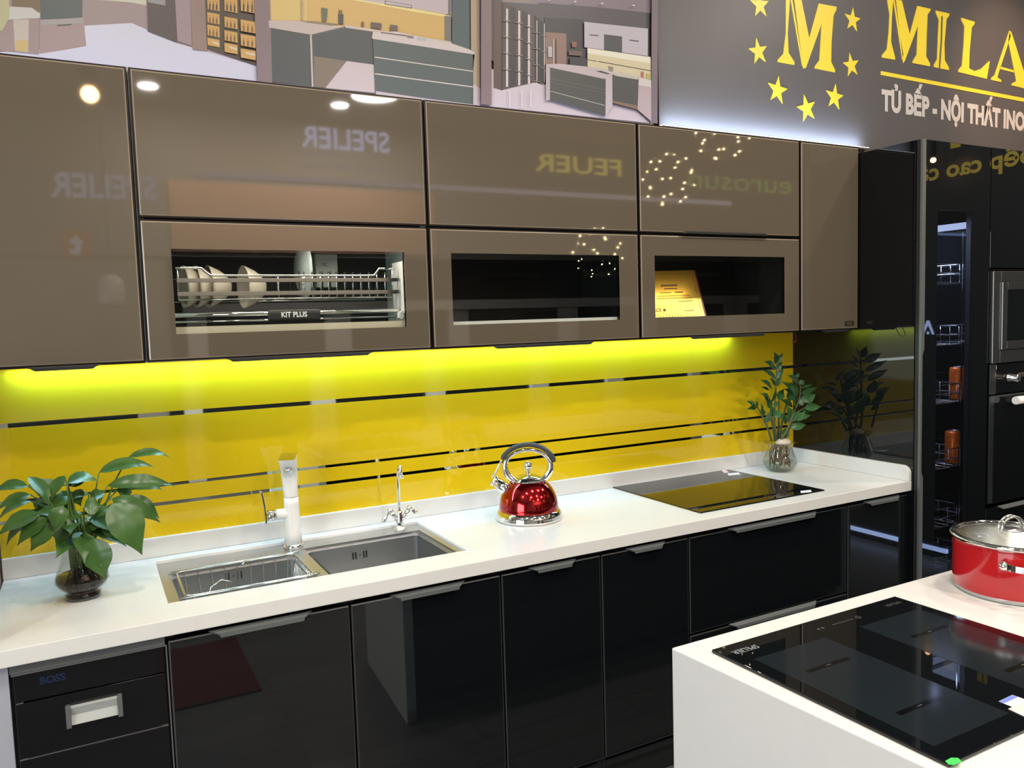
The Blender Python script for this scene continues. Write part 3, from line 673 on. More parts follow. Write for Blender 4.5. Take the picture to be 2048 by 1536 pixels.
# deck with two openings
def cell(x0, x1, y0, y1, z=zr): mb.add([(x0, y0, z), (x1, y0, z), (x1, y1, z), (x0, y1, z)], [(0, 1, 2, 3)])
cell(OX[0], lb[0], OX[2], OX[3]); cell(lb[0], lb[1], lb[3], OX[3]); cell(lb[0], lb[1], OX[2], lb[2]); cell(lb[1], rb[0], OX[2], OX[3])
cell(rb[0], rb[1], rb[3], OX[3]); cell(rb[0], rb[1], OX[2], rb[2]); cell(rb[1], OX[1], OX[2], OX[3])
ring(mb, OX, OX, zr, 0, zr+.006)
mb.build('rim', 'steel', sk)
def basin(o, name, zbot=.655):
    mb = MB(); led = .010; i1 = (o[0]+led, o[1]-led, o[2]+led*.6, o[3]-led)
    zl = zr-.012
    ring(mb, o, o, zr, 0, zl); ring(mb, o, i1, zl, 0)
    # rounded corner basin
    def loop(k, r, z):
        x0, x1, y0, y1 = k; P = []
        for cx, cy, a0 in ((x1-r, y1-r, 0), (x0+r, y1-r, 1), (x0+r, y0+r, 2), (x1-r, y0+r, 3)):
            for s_ in range(7):
                a = (a0+s_/6)*PI/2; P.append(Vector((cx+r*math.cos(a), cy+r*math.sin(a), z)))
        return P
    def corners_to_loop(k, z, r):
        P = loop(k, r, z); C4 = [(k[1], k[3]), (k[0], k[3]), (k[0], k[2]), (k[1], k[2])]
        for ci in range(4):
            seg = P[ci*7:ci*7+7]; mb.add([(C4[ci][0], C4[ci][1], z)]+seg, [tuple(range(len(seg)+1))])
    corners_to_loop(i1, zl, .018)
    L = [loop(i1, .018, zl), loop((i1[0]+.001, i1[1]-.001, i1[2]+.001, i1[3]-.001), .018, zbot+.02)]
    i2 = (i1[0]+.008, i1[1]-.008, i1[2]+.008, i1[3]-.008); L.append(loop(i2, .016, zbot+.004)); 
    i3 = (i1[0]+.02, i1[1]-.02, i1[2]+.02, i1[3]-.02); L.append(loop(i3, .012, zbot)); n = len(L[0])
    V = [p for l_ in L for p in l_]; Fq = []
    for a in range(len(L)-1):
        for j in range(n): Fq.append((a*n+j, (a+1)*n+j, (a+1)*n+(j+1) % n, a*n+(j+1) % n))
    mb.add(V, Fq, 0, True); mb.add(L[-1], [tuple(range(n))])
    cx, cy = (o[0]+o[1])/2, (o[2]+o[3])/2+.03
    bsn = mb.build(name, 'steel', sk)
    MB().lathe([(.045, zbot), (.043, zbot+.002), (.03, zbot+.0015), (.028, zbot-.006), (.0001, zbot-.006)], (cx, cy), 32).build('drain', 'chrome', bsn)
    # overflow slots on the back wall
    yb = i1[3]-.0022; zo = .800
    xo = at(720, 1110, yb).x if name == 'right_bowl' else at(467, 1152, yb).x
    zo = at(720, 1110, yb).z if name == 'right_bowl' else at(467, 1152, yb).z
    ov = MB()
    for dx in (-.022, -.013, .013, .022): ov.box(xo+dx-.0018, yb-.0006, zo-.011, xo+dx+.0018, yb+.0005, zo+.011)
    ov.lathe([(.0022, 0), (.0022, .001)], (xo, yb, zo), 12, 0, Matrix.Rotation(PI/2, 3, 'X'))
    ov.build('overflow_slots', 'matte_black', bsn, label='black overflow slots')
    return bsn
basin(lb, 'left_bowl'); basin(rb, 'right_bowl')
# wire colander basket hanging in the left bowl
cb = thing('wire_basket', (-1.24, -.31, .70), 'wire draining basket hanging in the left sink bowl', 'basket')
bxo = (-1.418, -1.088, -.436, -.200); zt_ = zr+.004
def rrect(k, r, z, n=5):
    x0, x1, y0, y1 = k; P = []
    for cx, cy, a0 in ((x1-r, y1-r, 0), (x0+r, y1-r, 1), (x0+r, y0+r, 2), (x1-r, y0+r, 3)):
        for s_ in range(n): a = (a0+s_/(n-1))*PI/2; P.append((cx+r*math.cos(a), cy+r*math.sin(a), z))
    return P
MB().tube(rrect(bxo, .02, zt_), .0032, 8, closed=True).build('rim_wire', 'wire', cb)
inn = (bxo[0]+.02, bxo[1]-.02, bxo[2]+.016, bxo[3]-.016); zbk = .725
mb = MB(); mb.tube(rrect(inn, .02, zbk), .0022, 6, closed=True); mb.build('base_wire', 'wire', cb)
mb = MB()
for k in range(9):
    x = bxo[0]+.02+(bxo[1]-bxo[0]-.04)*k/8; xi = inn[0]+.01+(inn[1]-inn[0]-.02)*k/8
    mb.tube([(x, bxo[2], zt_), (xi, inn[2], zbk), (xi, inn[3], zbk), (x, bxo[3], zt_)], .0011, 5)
for k in range(13):
    y = bxo[2]+.02+(bxo[3]-bxo[2]-.04)*k/12; yi = inn[2]+.01+(inn[3]-inn[2]-.02)*k/12
    mb.tube([(bxo[0], y, zt_), (inn[0], yi, zbk), (inn[1], yi, zbk), (bxo[1], y, zt_)], .0011, 5)
mb.build('mesh_wires', 'wire', cb)
for yy in (-.445, -.195):
    MB().tube([(-1.432, yy, zt_+.001), (-1.10, yy, zt_+.001), (-1.074, yy*.97-.005, zt_+.001)], .003, 6).build('support_rod', 'wire', cb)
mb = MB(); mb.tube([(-1.36, -.436, zt_), (-1.355, -.425, zt_+.010), (-1.325, -.40, zt_+.018), (-1.30, -.41, zt_+.010)], .002, 6)
mb.build('grip_wire', 'wire', cb); mb = MB(); mb.tube([(-1.23, -.20, zt_), (-1.235, -.23, zt_+.010), (-1.25, -.26, zt_+.008)], .002, 6); mb.build('grip_wire', 'wire', cb)

# ------------------------------------------------------------------ white mixer tap
fx, fy = -1.071, -.113
fc = thing('mixer_tap', (fx, fy, zr), 'white mixer tap with angled spout and chrome side lever behind the sink', 'tap')
MB().lathe([(.030, zr), (.031, zr+.004), (.029, zr+.012), (.027, zr+.013)], (fx, fy), 40).build('base_ring', 'chrome', fc)
ZJ = 1.002
MB().lathe([(.0275, zr+.013), (.0262, .89), (.0238, .94), (.0222, .98), (.0218, ZJ-.001)], (fx, fy), 40).build('lower_body', 'white_gloss', fc)
MB().lathe([(.0214, ZJ-.001), (.0214, ZJ+.001)], (fx, fy), 40, cap=False).build('swivel_ring', 'steel', fc)
fd = Vector((-.33, -.944, 0)).normalized(); sd = Vector((-fd.y, fd.x, 0)); sd = -sd if sd.x < 0 else sd
mb = MB(); n = 40
secs = [(ZJ+.001, .0218, -.0218, .0218, 0), (1.03, .0222, -.022, .0222, .25), (1.06, .0232, -.022, .023, .6), (1.085, .0240, -.0215, .0245, .85), (1.096, .0243, -.0213, .040, 1), (1.118, .0248, -.0210, .062, 1), (1.136, .0250, -.0205, .066, 1)]
V = []
for (z, hw, bk, fr_, sq) in secs:
    for i in range(n):
        a = 2*PI*i/n; c, s_ = math.cos(a), math.sin(a); p = 2+sq*6
        k = (abs(c)**p+abs(s_)**p)**(-1/p); u_, v_ = c*k, s_*k
        dep = (fr_+bk)/2+(fr_-bk)/2*v_
        zz = z-(.010*(v_+1)/2 if z > 1.13 else 0)
        V.append(Vector((fx, fy, zz))+sd*(hw*u_)+fd*dep)
Fq = [(j*n+i, j*n+(i+1) % n, (j+1)*n+(i+1) % n, (j+1)*n+i) for j in range(len(secs)-1) for i in range(n)]
mb.add(V, Fq, 0, True); mb.add(V[:n][::-1], [tuple(range(n))]); 
usp = mb.build('spout', 'white_gloss', fc)
mb = MB(); mb.add([v+Vector((0, 0, .0003)) for v in V[-n:]], [tuple(range(n))]); mb.build('mirror_top', 'chrome', usp, label='polished slanted top of the spout')
p0 = Vector((fx, fy, 1.094))+fd*.043
MB().lathe([(.012, 0), (.012, .010), (.010, .011), (.009, .004), (.0001, .003)], tuple(p0-Vector((0, 0, .008))-fd*.004), 24).build('aerator', 'chrome', usp)
MB().tube([(fx, fy, .950), (fx-.048, fy+.002, .950)], .0170, 28).build('side_arm', 'white_gloss', fc)
MB().tube([(fx-.048, fy+.002, .950), (fx-.052, fy+.002, .950), (fx-.053, fy+.002, .950), (fx-.076, fy+.002, .950)], [.0165, .0165, .0182, .0182], 28).build('cartridge_cap', 'chrome', fc)
mb = MB(); P = []
for (dx, z, wd) in ((-.078, .930, .016), (-.079, .955, .0175), (-.080, .985, .013), (-.083, 1.01, .010), (-.086, 1.026, .0085), (-.088, 1.030, .004)): P.append((dx, z, wd))
V = []
for dx, z, wd in P:
    for sx_, sy_ in ((0, -1), (0, 1), (-.0055, 1), (-.0055, -1)): V.append((fx+dx+sx_, fy+.002+sy_*wd, z))
Fq = [(j*4+i, j*4+(i+1) % 4, (j+1)*4+(i+1) % 4, (j+1)*4+i) for j in range(len(P)-1) for i in range(4)]+[(3, 2, 1, 0), tuple(len(V)-4+i for i in range(4))]
mb.add(V, Fq); mb.build('lever', 'chrome', fc, .0015, 3)

# ------------------------------------------------------------------ small chrome drinking water tap
tx, ty = -.718, -.105
tp = thing('filter_tap', (tx, ty, zr), 'slim chrome two lever water tap at the right back corner of the sink', 'tap')
MB().lathe([(.021, zr), (.021, zr+.004), (.015, zr+.008), (.011, zr+.016), (.013, zr+.022), (.0095, zr+.030), (.0095, .90), (.007, .905)], (tx, ty), 32).build('base', 'chrome', tp)
pts = [(tx, ty, .90), (tx, ty, 1.03)]+[(tx+.003*math.sin(a)-.0*a, ty-.012+.012*math.cos(a), 1.035+.022*math.sin(a)) for a in [k*PI/8 for k in range(1, 8)]]+[(tx+.003, ty-.026, 1.028)]
MB().tube(pts, .0050, 14).build('spout', 'chrome', tp)
MB().tube([(tx+.003, ty-.026, 1.030), (tx+.0035, ty-.027, 1.018)], .0062, 14).build('nozzle', 'chrome', tp)
for sx_, tipx, tipz in ((-1, -.062, .880), (1, .056, .893)):
    a0 = Vector((tx+sx_*.004, ty, .868)); a1 = Vector((tx+sx_*.030, ty-.004, .905))
    MB().tube([a0, a0.lerp(a1, .6), a1], [.0062, .0065, .009], 16).build('valve_arm', 'chrome', tp)
    hd = MB(); hd.sphere(a1+Vector((sx_*.004, -.002, .006)), .0098, 18)
    tip = Vector((tx+tipx, ty-.012, tipz)); b0 = a1+Vector((sx_*.006, -.002, .004))
    hd.tube([b0, b0.lerp(tip, .35), b0.lerp(tip, .7), tip, tip+(tip-b0)*.08], [.0035, .0042, .0078, .0068, .002], 14)
    hd.build('lever', 'chrome', tp)

# ------------------------------------------------------------------ red whistling kettle
kx, ky = -.307, -.252
kt = thing('kettle', (kx, ky, ZC), 'red and chrome whistling kettle on the white worktop', 'kettle')
MB().lathe([(.108, ZC), (.1125, ZC+.003), (.1135, ZC+.010), (.112, ZC+.013), (.1125, ZC+.016), (.1085, ZC+.027), (.1015, ZC+.0345)], (kx, ky), 72).build('chrome_base', 'chrome', kt)
MB().lathe([(.1015, ZC+.0340), (.1012, ZC+.044), (.0995, ZC+.058), (.096, ZC+.074), (.090, ZC+.090), (.0815, ZC+.105), (.071, ZC+.118), (.060, ZC+.1275), (.0525, ZC+.1320)], (kx, ky), 72, cap=False).build('body', 'red_metal', kt)
lid = MB().lathe([(.0535, ZC+.1318), (.0520, ZC+.1335), (.046, ZC+.140), (.035, ZC+.147), (.02, ZC+.1515), (.0085, ZC+.153), (.0055, ZC+.157)], (kx, ky), 56).build('lid', 'chrome', kt)
MB().lathe([(.005, ZC+.156), (.0075, ZC+.160), (.0055, ZC+.164), (.011, ZC+.170), (.0145, ZC+.180), (.0135, ZC+.189), (.009, ZC+.1955), (.0001, ZC+.198)], (kx, ky), 28).build('knob', 'chrome', lid)
e = Vector((-.883, .469, 0))
def kp(u_, z): return Vector((kx, ky, z))+e*u_
sp0, sp1 = kp(.070, ZC+.099), kp(.112, ZC+.132)
spt = MB().tube([sp0, sp0.lerp(sp1, .2), sp1], [.024, .0215, .018], 28).build('spout', 'chrome', kt)
sp2 = sp1+(sp1-sp0).normalized()*.012
MB().tube([sp1-(sp1-sp0).normalized()*.002, sp1+(sp1-sp0).normalized()*.004, sp2], [.0185, .0215, .013], 28).build('whistle_cap', 'chrome', spt)
MB().tube([sp2-Vector((0, 0, -.006)), kp(.108, ZC+.165), kp(.096, ZC+.190), kp(.086, ZC+.205)], .0038, 10).build('spout_trigger', 'chrome', spt)
cz = 1.030; pts = []
for k in range(33):
    a = math.radians(-62)+k/32*math.radians(304); pts.append(kp(-.0775*math.cos(a), cz+(.062 if math.sin(a) < 0 else .056)*math.sin(a)))
rr = [.011 if (k < 8 or k > 24) else .0065 for k in range(33)]
rr = [.0115-.005*min(1, max(0, min(k, 32-k)-5)/5) for k in range(33)]
MB().tube(pts, rr, 16).build('handle_hoop', 'chrome', kt)
pts = [kp(-.091*math.cos(a), cz+.072*math.sin(a)+.002) for a in [math.radians(8)+k/22*math.radians(152) for k in range(23)]]
MB().tube(pts, [.006]+[.0085]*21+[.006], 16).build('grip', 'rubber', kt, label='black grip over the chrome hoop')

# ------------------------------------------------------------------ hob in the worktop
h1 = thing('induction_hob', (.50, -.28, ZC), 'black glass hob with steel edge set in the long white worktop', 'hob')
HB = (.196, .806, -.538, -.026)
B('steel_edge', 'chrome', HB[0], HB[2], ZC, HB[1], HB[3], ZC+.0035, h1, .001)
B('glass_top', 'black', HB[0]+.002, HB[2]+.003, ZC+.0036, HB[1]-.002, HB[3]-.002, ZC+.0066, h1, .001)
def sticker(par, pts, m, z, name='sticker', lab=None):
    return MB().prism([atz(x, y, z) for x, y in pts], (0, 0, .0004)).build(name, m, par, label=lab)
zz = ZC+.0068
sticker(h1, [(1455, 947), (1477, 945), (1481, 949), (1457, 951)], 'paper', zz, lab='small white label at the back')
sticker(h1, [(1601, 982), (1622, 980), (1623, 984), (1602, 986)], 'paper', zz, lab='small white label at the front corner')
sticker(h1, [(1443, 941), (1452, 940), (1458, 945), (1448, 946)], 'pinkp', zz, lab='faint pink mark at the back')

# ------------------------------------------------------------------ plants and vases
random.seed(4)
def leaf_mesh(mb, base, tip, width, sag=0., up_=Vector((-.15, -.75, .85)), fold=.18, tw=0, n=9, shape=1.0, curl=0):
    d = tip-base; L = d.length; t = d.normalized(); side = t.cross(up_)
    if side.length < .05: side = t.cross(Vector((0, 1, 0)))
    side.normalize(); nrm = side.cross(t).normalized()
    if tw: side = Matrix.Rotation(tw, 3, t) @ side; nrm = Matrix.Rotation(tw, 3, t) @ nrm
    V = []
    for i in range(n+1):
        s_ = i/n; c = base+d*s_+nrm*(4*sag*s_*(1-s_)*L)
        w = width*(math.sin(PI*min(1, s_**(.70*shape)))**.85)*(1-.55*max(0, s_-.55)/.45) if 0 < s_ < 1 else 0
        w = max(w*.5, .0004)
        for j in (-1, -.5, 0, .5, 1):
            V.append(c+side*(w*j)+nrm*(abs(j)*w*fold+.04*w*math.sin(s_*28)*abs(j)))
    F_ = [(i*5+j, i*5+j+1, (i+1)*5+j+1, (i+1)*5+j) for i in range(n) for j in range(4)]
    mb.add(V, F_, 0, True)
def vase(prof_o, th, c, label, name, water=None, wm='water'):
    v = thing('glass_vase', (c[0], c[1], ZC), label, 'vase')
    inner = [(max(r-th, .0005), z+(th if i == 0 else 0)) for i, (r, z) in enumerate(prof_o)]
    prof = [(.0001, prof_o[0][1])]+prof_o+[(r, z) for r, z in inner[::-1]]+[(.0001, prof_o[0][1]+th*2)]
    MB().lathe(prof, c, 64, cap=False).build('glass_body', 'glass', v)
    if water:
        w_ = [(.0001, prof_o[0][1]+th*2+.0008)]+[(max(r-.0012, .001), max(z, prof_o[0][1]+th*2+.0008)) for r, z in inner if z < water]
        # close at the water line
        for (r0_, z0_), (r1_, z1_) in zip(inner, inner[1:]):
            if z0_ < water <= z1_: w_.append((r0_+(r1_-r0_)*(water-z0_)/(z1_-z0_)-.0012, water))
        w_.append((.0001, water)); MB().lathe(w_, c, 48, cap=False).build('water', wm, v)
    return v
# peace lily (left)
pvx, pvy = -1.648, -.300
vase([(.040, ZC), (.043, ZC+.004), (.043, ZC+.014), (.036, ZC+.019), (.044, ZC+.024), (.056, ZC+.034), (.0635, ZC+.046), (.0620, ZC+.058), (.054, ZC+.078), (.0455, ZC+.100), (.0395, ZC+.122), (.0385, ZC+.130), (.0445, ZC+.138), (.0465, ZC+.141)],
     .0022, (pvx, pvy), 'bell shaped glass vase of brown water holding the peace lily at the left end', 'v1', ZC+.062, 'water_br')
pl1 = thing('peace_lily', (pvx, pvy, ZC+.02), 'leafy green peace lily in the bell shaped vase at the left end of the worktop', 'plant')
mb = MB()
for i in range(60):
    a = random.random()*2*PI; r_ = random.random()**.5
    z0_ = ZC+.075+random.random()*.02; p = [Vector((pvx+.018*r_*math.cos(a), pvy+.018*r_*math.sin(a), z0_))]
    for k in range(1, 5):
        rad = (.018+.03*min(1, k/3))*r_; a += random.uniform(-.5, .5)
        z_ = z0_-(z0_-ZC-.014)*k/4; lim = .028 if z_ < ZC+.024 else .044
        p.append(Vector((pvx+min(rad, lim)*math.cos(a), pvy+min(rad, lim)*math.sin(a), z_)))
    mb.tube(p, .0019, 5)
mb.build('roots', 'root_dk', pl1, label='dark roots')
# (base px, tip px, width in m, depth offset at base, at tip, sag, twist)
def z7(x, y): return x/3.938, 860+y/3.938
LV = [((780, 335), (1228, 300), .045, .02, .05, .22, .2), ((1010, 215), (1345, 225), .030, .05, .08, .25, .3), ((845, 440), (1380, 445), .042, .0, .02, .26, .5),
      ((960, 445), (1285, 475), .036, .06, .08, .25, .3), ((880, 540), (1265, 730), .050, -.01, -.02, .25, .3), ((1010, 520), (1255, 700), .040, .05, .05, .20, .2),
      ((880, 580), (1120, 985), .095, -.07, -.09, .10, -.1), ((740, 850), (830, 1175), .078, -.075, -.085, .08, 0), ((800, 770), (1030, 920), .030, -.03, -.06, .2, .3),
      ((225, 370), (390, 600), .052, -.02, -.05, .12, -.5), ((505, 360), (405, 560), .040, .0, -.03, .10, .5), ((220, 440), (-60, 500), .040, .05, .06, .22, .2),
      ((240, 510), (-30, 640), .036, .03, .02, .18, .2), ((245, 560), (-20, 720), .036, .0, -.01, .2, .2), ((310, 655), (-25, 840), .060, -.04, -.05, .12, .1),
      ((250, 700), (50, 915), .046, -.02, -.03, .15, .2), ((370, 690), (135, 915), .050, -.05, -.06, .14, .1), ((420, 740), (240, 960), .060, -.07, -.08, .10, 0),
      ((500, 600), (430, 800), .050, -.08, -.09, .15, .1), ((530, 420), (800, 430), .060, -.03, .0, .25, -.3), ((540, 440), (700, 350), .040, .0, .02, .2, .2),
      ((520, 520), (410, 640), .050, .0, -.02, .2, .2), ((660, 610), (800, 600), .050, -.05, -.04, .2, .2), ((700, 500), (560, 560), .045, .02, .0, .2, .2),
      ((820, 500), (700, 560), .045, -.02, -.02, .2, .2), ((920, 470), (1040, 500), .040, .0, .02, .3, .2), ((350, 620), (250, 560), .040, .03, .04, .2, .1),
      ((540, 700), (440, 920), .048, -.03, -.05, .1, .1), ((690, 790), (790, 700), .045, -.03, -.02, .2, .1), ((850, 610), (740, 700), .045, -.04, -.04, .15, .1),
      ((600, 470), (640, 600), .045, .02, .0, .2, .1), ((860, 650), (830, 780), .04, .0, -.02, .15, .2), ((230, 430), (560, 440), .03, .06, .07, .1, .2),
      ((480, 480), (560, 640), .045, .03, .01, .2, -.2), ((620, 640), (540, 740), .045, .0, -.02, .15, .2), ((1000, 580), (1130, 660), .03, .07, .06, .2, .2)]
st = MB()
lf_objs = []
for i, (b0, t0_, wd, db, dt, sg_, tw) in enumerate(LV):
    pb = at(*z7(*b0), pvy+db); pt = at(*z7(*t0_), pvy+dt)
    mb = MB(); leaf_mesh(mb, pb, pt, wd*.92, sg_*.85, up_=Vector((random.uniform(-.4, .3), -.75+random.uniform(-.2, .3), .8+random.uniform(-.3, .3))), tw=tw, n=12)
    mb.build('leaf', 'leaf', pl1)
    a = 2*PI*i/len(LV)*3; root = Vector((pvx+.022*math.cos(a), pvy+.022*math.sin(a), ZC+.08)); rim = Vector((pvx+.026*math.cos(a)*.9, pvy+.022*math.sin(a), ZC+.142))
    rim = rim.lerp(Vector((pb.x, pb.y, rim.z)), .12)
    mid = rim.lerp(pb, .6)+Vector((0, 0, .02))
    st.tube([root, rim, rim.lerp(mid, .5)+Vector((0, 0, .006)), mid, pb], [.003, .0028, .0024, .002, .0016], 6)
st.build('stalks', 'stem', pl1)

for i in range(16):      # short inner leaves that fill the heart of the plant
    a = i*2.399; r0_ = .035; pb = Vector((pvx+r0_*math.cos(a)*.7, pvy+r0_*math.sin(a)*.7, ZC+.185+.035*math.sin(i*1.7)))
    pt = pb+Vector((math.cos(a)*.085, math.sin(a)*.075, -.012+.05*math.sin(i*2.3)))
    mb = MB(); leaf_mesh(mb, pb, pt, .048, .10, up_=Vector((random.uniform(-.4, .3), -.6, .8)), n=10); mb.build('leaf', 'leaf', pl1)
# zz plant (right)
zx, zy = .975, -.157
vase([(.040, ZC), (.046, ZC+.004), (.062, ZC+.018), (.070, ZC+.034), (.0700, ZC+.045), (.064, ZC+.064), (.055, ZC+.084), (.0495, ZC+.100), (.0485, ZC+.110), (.058, ZC+.120), (.066, ZC+.125)],
     .0022, (zx, zy), 'round glass vase with clear water and pale roots by the black corner', 'v2', ZC+.040, 'water')
pl2 = thing('zz_plant', (zx, zy, ZC+.02), 'upright plant with glossy paired leaflets in the round vase by the black corner', 'plant')
mb = MB()
for i in range(34):
    a = random.random()*2*PI; r_ = .03*random.random()**.5+.006
    p = [Vector((zx+r_*.8*math.cos(a), zy+r_*.8*math.sin(a), ZC+.112))]
    for k in range(1, 5):
        a += random.uniform(-.4, .4); rad = r_*(1+.25*k*random.random())
        p.append(Vector((zx+min(rad, .042)*math.cos(a), zy+min(rad, .042)*math.sin(a), ZC+.112-.098*k/4*random.uniform(.75, 1))))
    mb.tube(p, .0022, 5)
mb.build('roots', 'root', pl2, label='brown roots')
MB().sphere((zx+.014, zy-.006, ZC+.122), .030, 20, 0, (1.15, 1, .55)).build('tuber', 'bulb', pl2, label='pale tuber at the vase rim')
def z2b(x, y): return 1480+x/5.69, 690+y/5.69
STM = [([(400, 1090), (370, 900), (350, 780), (345, 640), (330, 600), (290, 560)], .02), ([(415, 1080), (390, 880), (400, 640), (410, 400), (415, 200), (415, 120)], .0),
       ([(360, 1090), (310, 930), (250, 800), (190, 690), (120, 640)], -.02), ([(430, 1080), (440, 850), (440, 640), (470, 540), (500, 500)], .03),
       ([(470, 1070), (520, 1000), (570, 880), (620, 760), (680, 600), (690, 480), (640, 370)], -.01), ([(500, 1070), (560, 960), (600, 870), (700, 810), (780, 790)], .02),
       ([(450, 1080), (480, 850), (520, 700), (560, 560), (590, 430), (600, 400)], .02), ([(520, 1060), (570, 900), (660, 760), (760, 700), (880, 700)], .0)]
for pts, dy in STM:
    MB().tube([at(*z2b(x, y), zy+dy+.0) for x, y in pts], [.0050-.0034*i/(len(pts)-1) for i in range(len(pts))], 8).build('stem', 'stem2', pl2)
# leaflets: base, tip in crop px, width in crop px, depth at tip
LF = [((412, 212), (385, 75), 62, 0), ((418, 205), (488, 85), 34, .01), ((400, 270), (272, 185), 58, -.02), ((415, 280), (480, 185), 36, .02), ((408, 385), (242, 280), 46, -.03),
      ((410, 370), (500, 260), 36, .02), ((405, 470), (475, 340), 40, .01), ((360, 490), (230, 400), 52, -.03), ((400, 460), (335, 370), 40, .02), ((330, 510), (235, 482), 24, .0),
      ((345, 665), (405, 495), 84, -.03), ((330, 590), (230, 555), 30, -.02), ((320, 650), (265, 570), 40, .0), ((430, 620), (495, 500), 60, .02), ((345, 720), (310, 600), 48, .02),
      ((190, 715), (68, 635), 44, .0), ((185, 710), (70, 735), 28, .01), ((200, 720), (170, 630), 40, .0), ((240, 790), (235, 660), 50, -.02), ((250, 830), (260, 710), 50, .0), ((300, 890), (320, 760), 70, -.02),
      ((360, 810), (350, 680), 60, .0), ((375, 810), (480, 750), 50, -.02), ((395, 700), (430, 640), 40, .0), ((440, 810), (510, 820), 40, .0), ((560, 870), (530, 690), 90, -.03),
      ((540, 720), (530, 580), 60, -.02), ((600, 700), (450, 620), 52, .02), ((655, 580), (550, 420), 70, .0), ((590, 520), (470, 420), 46, -.03), ((595, 560), (500, 500), 44, .0),
      ((660, 440), (540, 345), 66, -.02), ((665, 430), (590, 340), 40, .02), ((640, 370), (668, 312), 28, .0), ((675, 440), (740, 410), 40, .01), ((690, 490), (830, 450), 18, .02),
      ((690, 560), (885, 480), 36, .02), ((680, 640), (865, 560), 60, .0), ((750, 660), (860, 560), 40, -.02), ((640, 720), (570, 580), 90, -.01), ((730, 720), (920, 700), 60, .0),
      ((700, 750), (890, 730), 40, .02), ((660, 660), (740, 640), 50, .0), ((640, 830), (805, 800), 44, .0), ((620, 850), (740, 760), 60, -.02), ((575, 945), (750, 905), 56, .0),
      ((680, 700), (640, 590), 60, .01), ((550, 640), (590, 480), 56, .02), ((600, 870), (640, 760), 50, .0), ((520, 900), (500, 780), 40, .02), ((480, 1040), (545, 940), 50, .03), ((520, 1060), (560, 960), 30, .02)]
for i, (b0, t0_, wd, dy) in enumerate(LF):
    pb = at(*z2b(*b0), zy+dy*.3); pt = at(*z2b(*t0_), zy+dy-.01)
    mb = MB(); leaf_mesh(mb, pb, pt, wd/5.69*.0030*1.2, .06, up_=Vector((random.uniform(-.3, .3), -1, .5)), fold=.12, n=8, shape=1.1)
    mb.build('leaflet', 'leaf2', pl2)

# ------------------------------------------------------------------ base cabinets
ZD0, ZD1 = .141, .797
def base_unit(x0, x1, lab, doors, cm='carcass'):
    c = thing('base_cabinet', ((x0+x1)/2, -.3, 0), lab, 'cabinet', 'black glass base cabinets')
    mb = MB(); mb.box(x0+.001, FZ+.022, .10, x1-.001, -.012, .12); mb.box(x0+.001, FZ+.022, .12, x0+.017, -.012, ZC-TH-.002); mb.box(x1-.017, FZ+.022, .12, x1-.001, -.012, ZC-TH-.002)
    mb.box(x0+.017, -.02, .12, x1-.017, -.012, ZC-TH-.002); mb.box(x0+.017, FZ+.022, ZD1+.002, x1-.017, FZ+.05, ZC-TH-.002); mb.build('carcass', cm, c)
    for (a, b, z0, z1, hx0, hx1) in doors:
        d = front(c, a, b, z0, z1, FZ, 'drawer_front' if 'drawer' in lab else 'door', 'black_low', 'edge_dark', gap=.0018, inset=.001)
        mb = MB(); s_ = .022
        P = [(hx0, FZ-.0005, z1+.004), (hx1, FZ-.0005, z1+.004), (hx1-s_, FZ-.0005, z1-.014), (hx0+s_, FZ-.0005, z1-.014)]
        P = [(hx0, FZ, z1+.0035), (hx1, FZ, z1+.0035), (hx1-s_, FZ-.016, z1-.004), (hx0+s_, FZ-.016, z1-.004)]
        mb.prism(P, (0, .004, -.004)); mb.prism([(hx0+s_, FZ-.016, z1-.003), (hx1-s_, FZ-.016, z1-.003), (hx1-s_-.003, FZ-.016, z1-.013), (hx0+s_+.003, FZ-.016, z1-.013)], (0, .002, 0))
        mb.build('handle', 'profile', d)
    MB().box(x0, FZ+.055, 0, x1, FZ+.067, .10).build('plinth', 'matte_black', c)
    return c
base_unit(-1.478, -1.036, 'black glass base cabinet right of the drawer appliance, below the left sink bowl', [(-1.478, -1.036, ZD0, ZD1, -1.385, -1.135)])
base_unit(-1.036, -.592, 'black glass base cabinet below the right sink bowl', [(-1.036, -.592, ZD0, ZD1, -.925, -.705)])
base_unit(-.592, -.245, 'narrow black glass base cabinet below the kettle', [(-.592, -.245, ZD0, ZD1, -.500, -.335)])
base_unit(-.245, .103, 'narrow black glass base cabinet between kettle and hob', [(-.245, .103, ZD0, ZD1, -.150, .006)])
base_unit(.103, .866, 'wide black drawer base cabinet below the hob', [(.103, .866, .4665, ZD1, .275, .700), (.103, .866, ZD0, .4635, .275, .700)])
base_unit(.866, XT-.003, 'black glass base cabinet in the corner beside the tall larder', [(.866, XT-.004, ZD0, ZD1, .955, 1.160)])
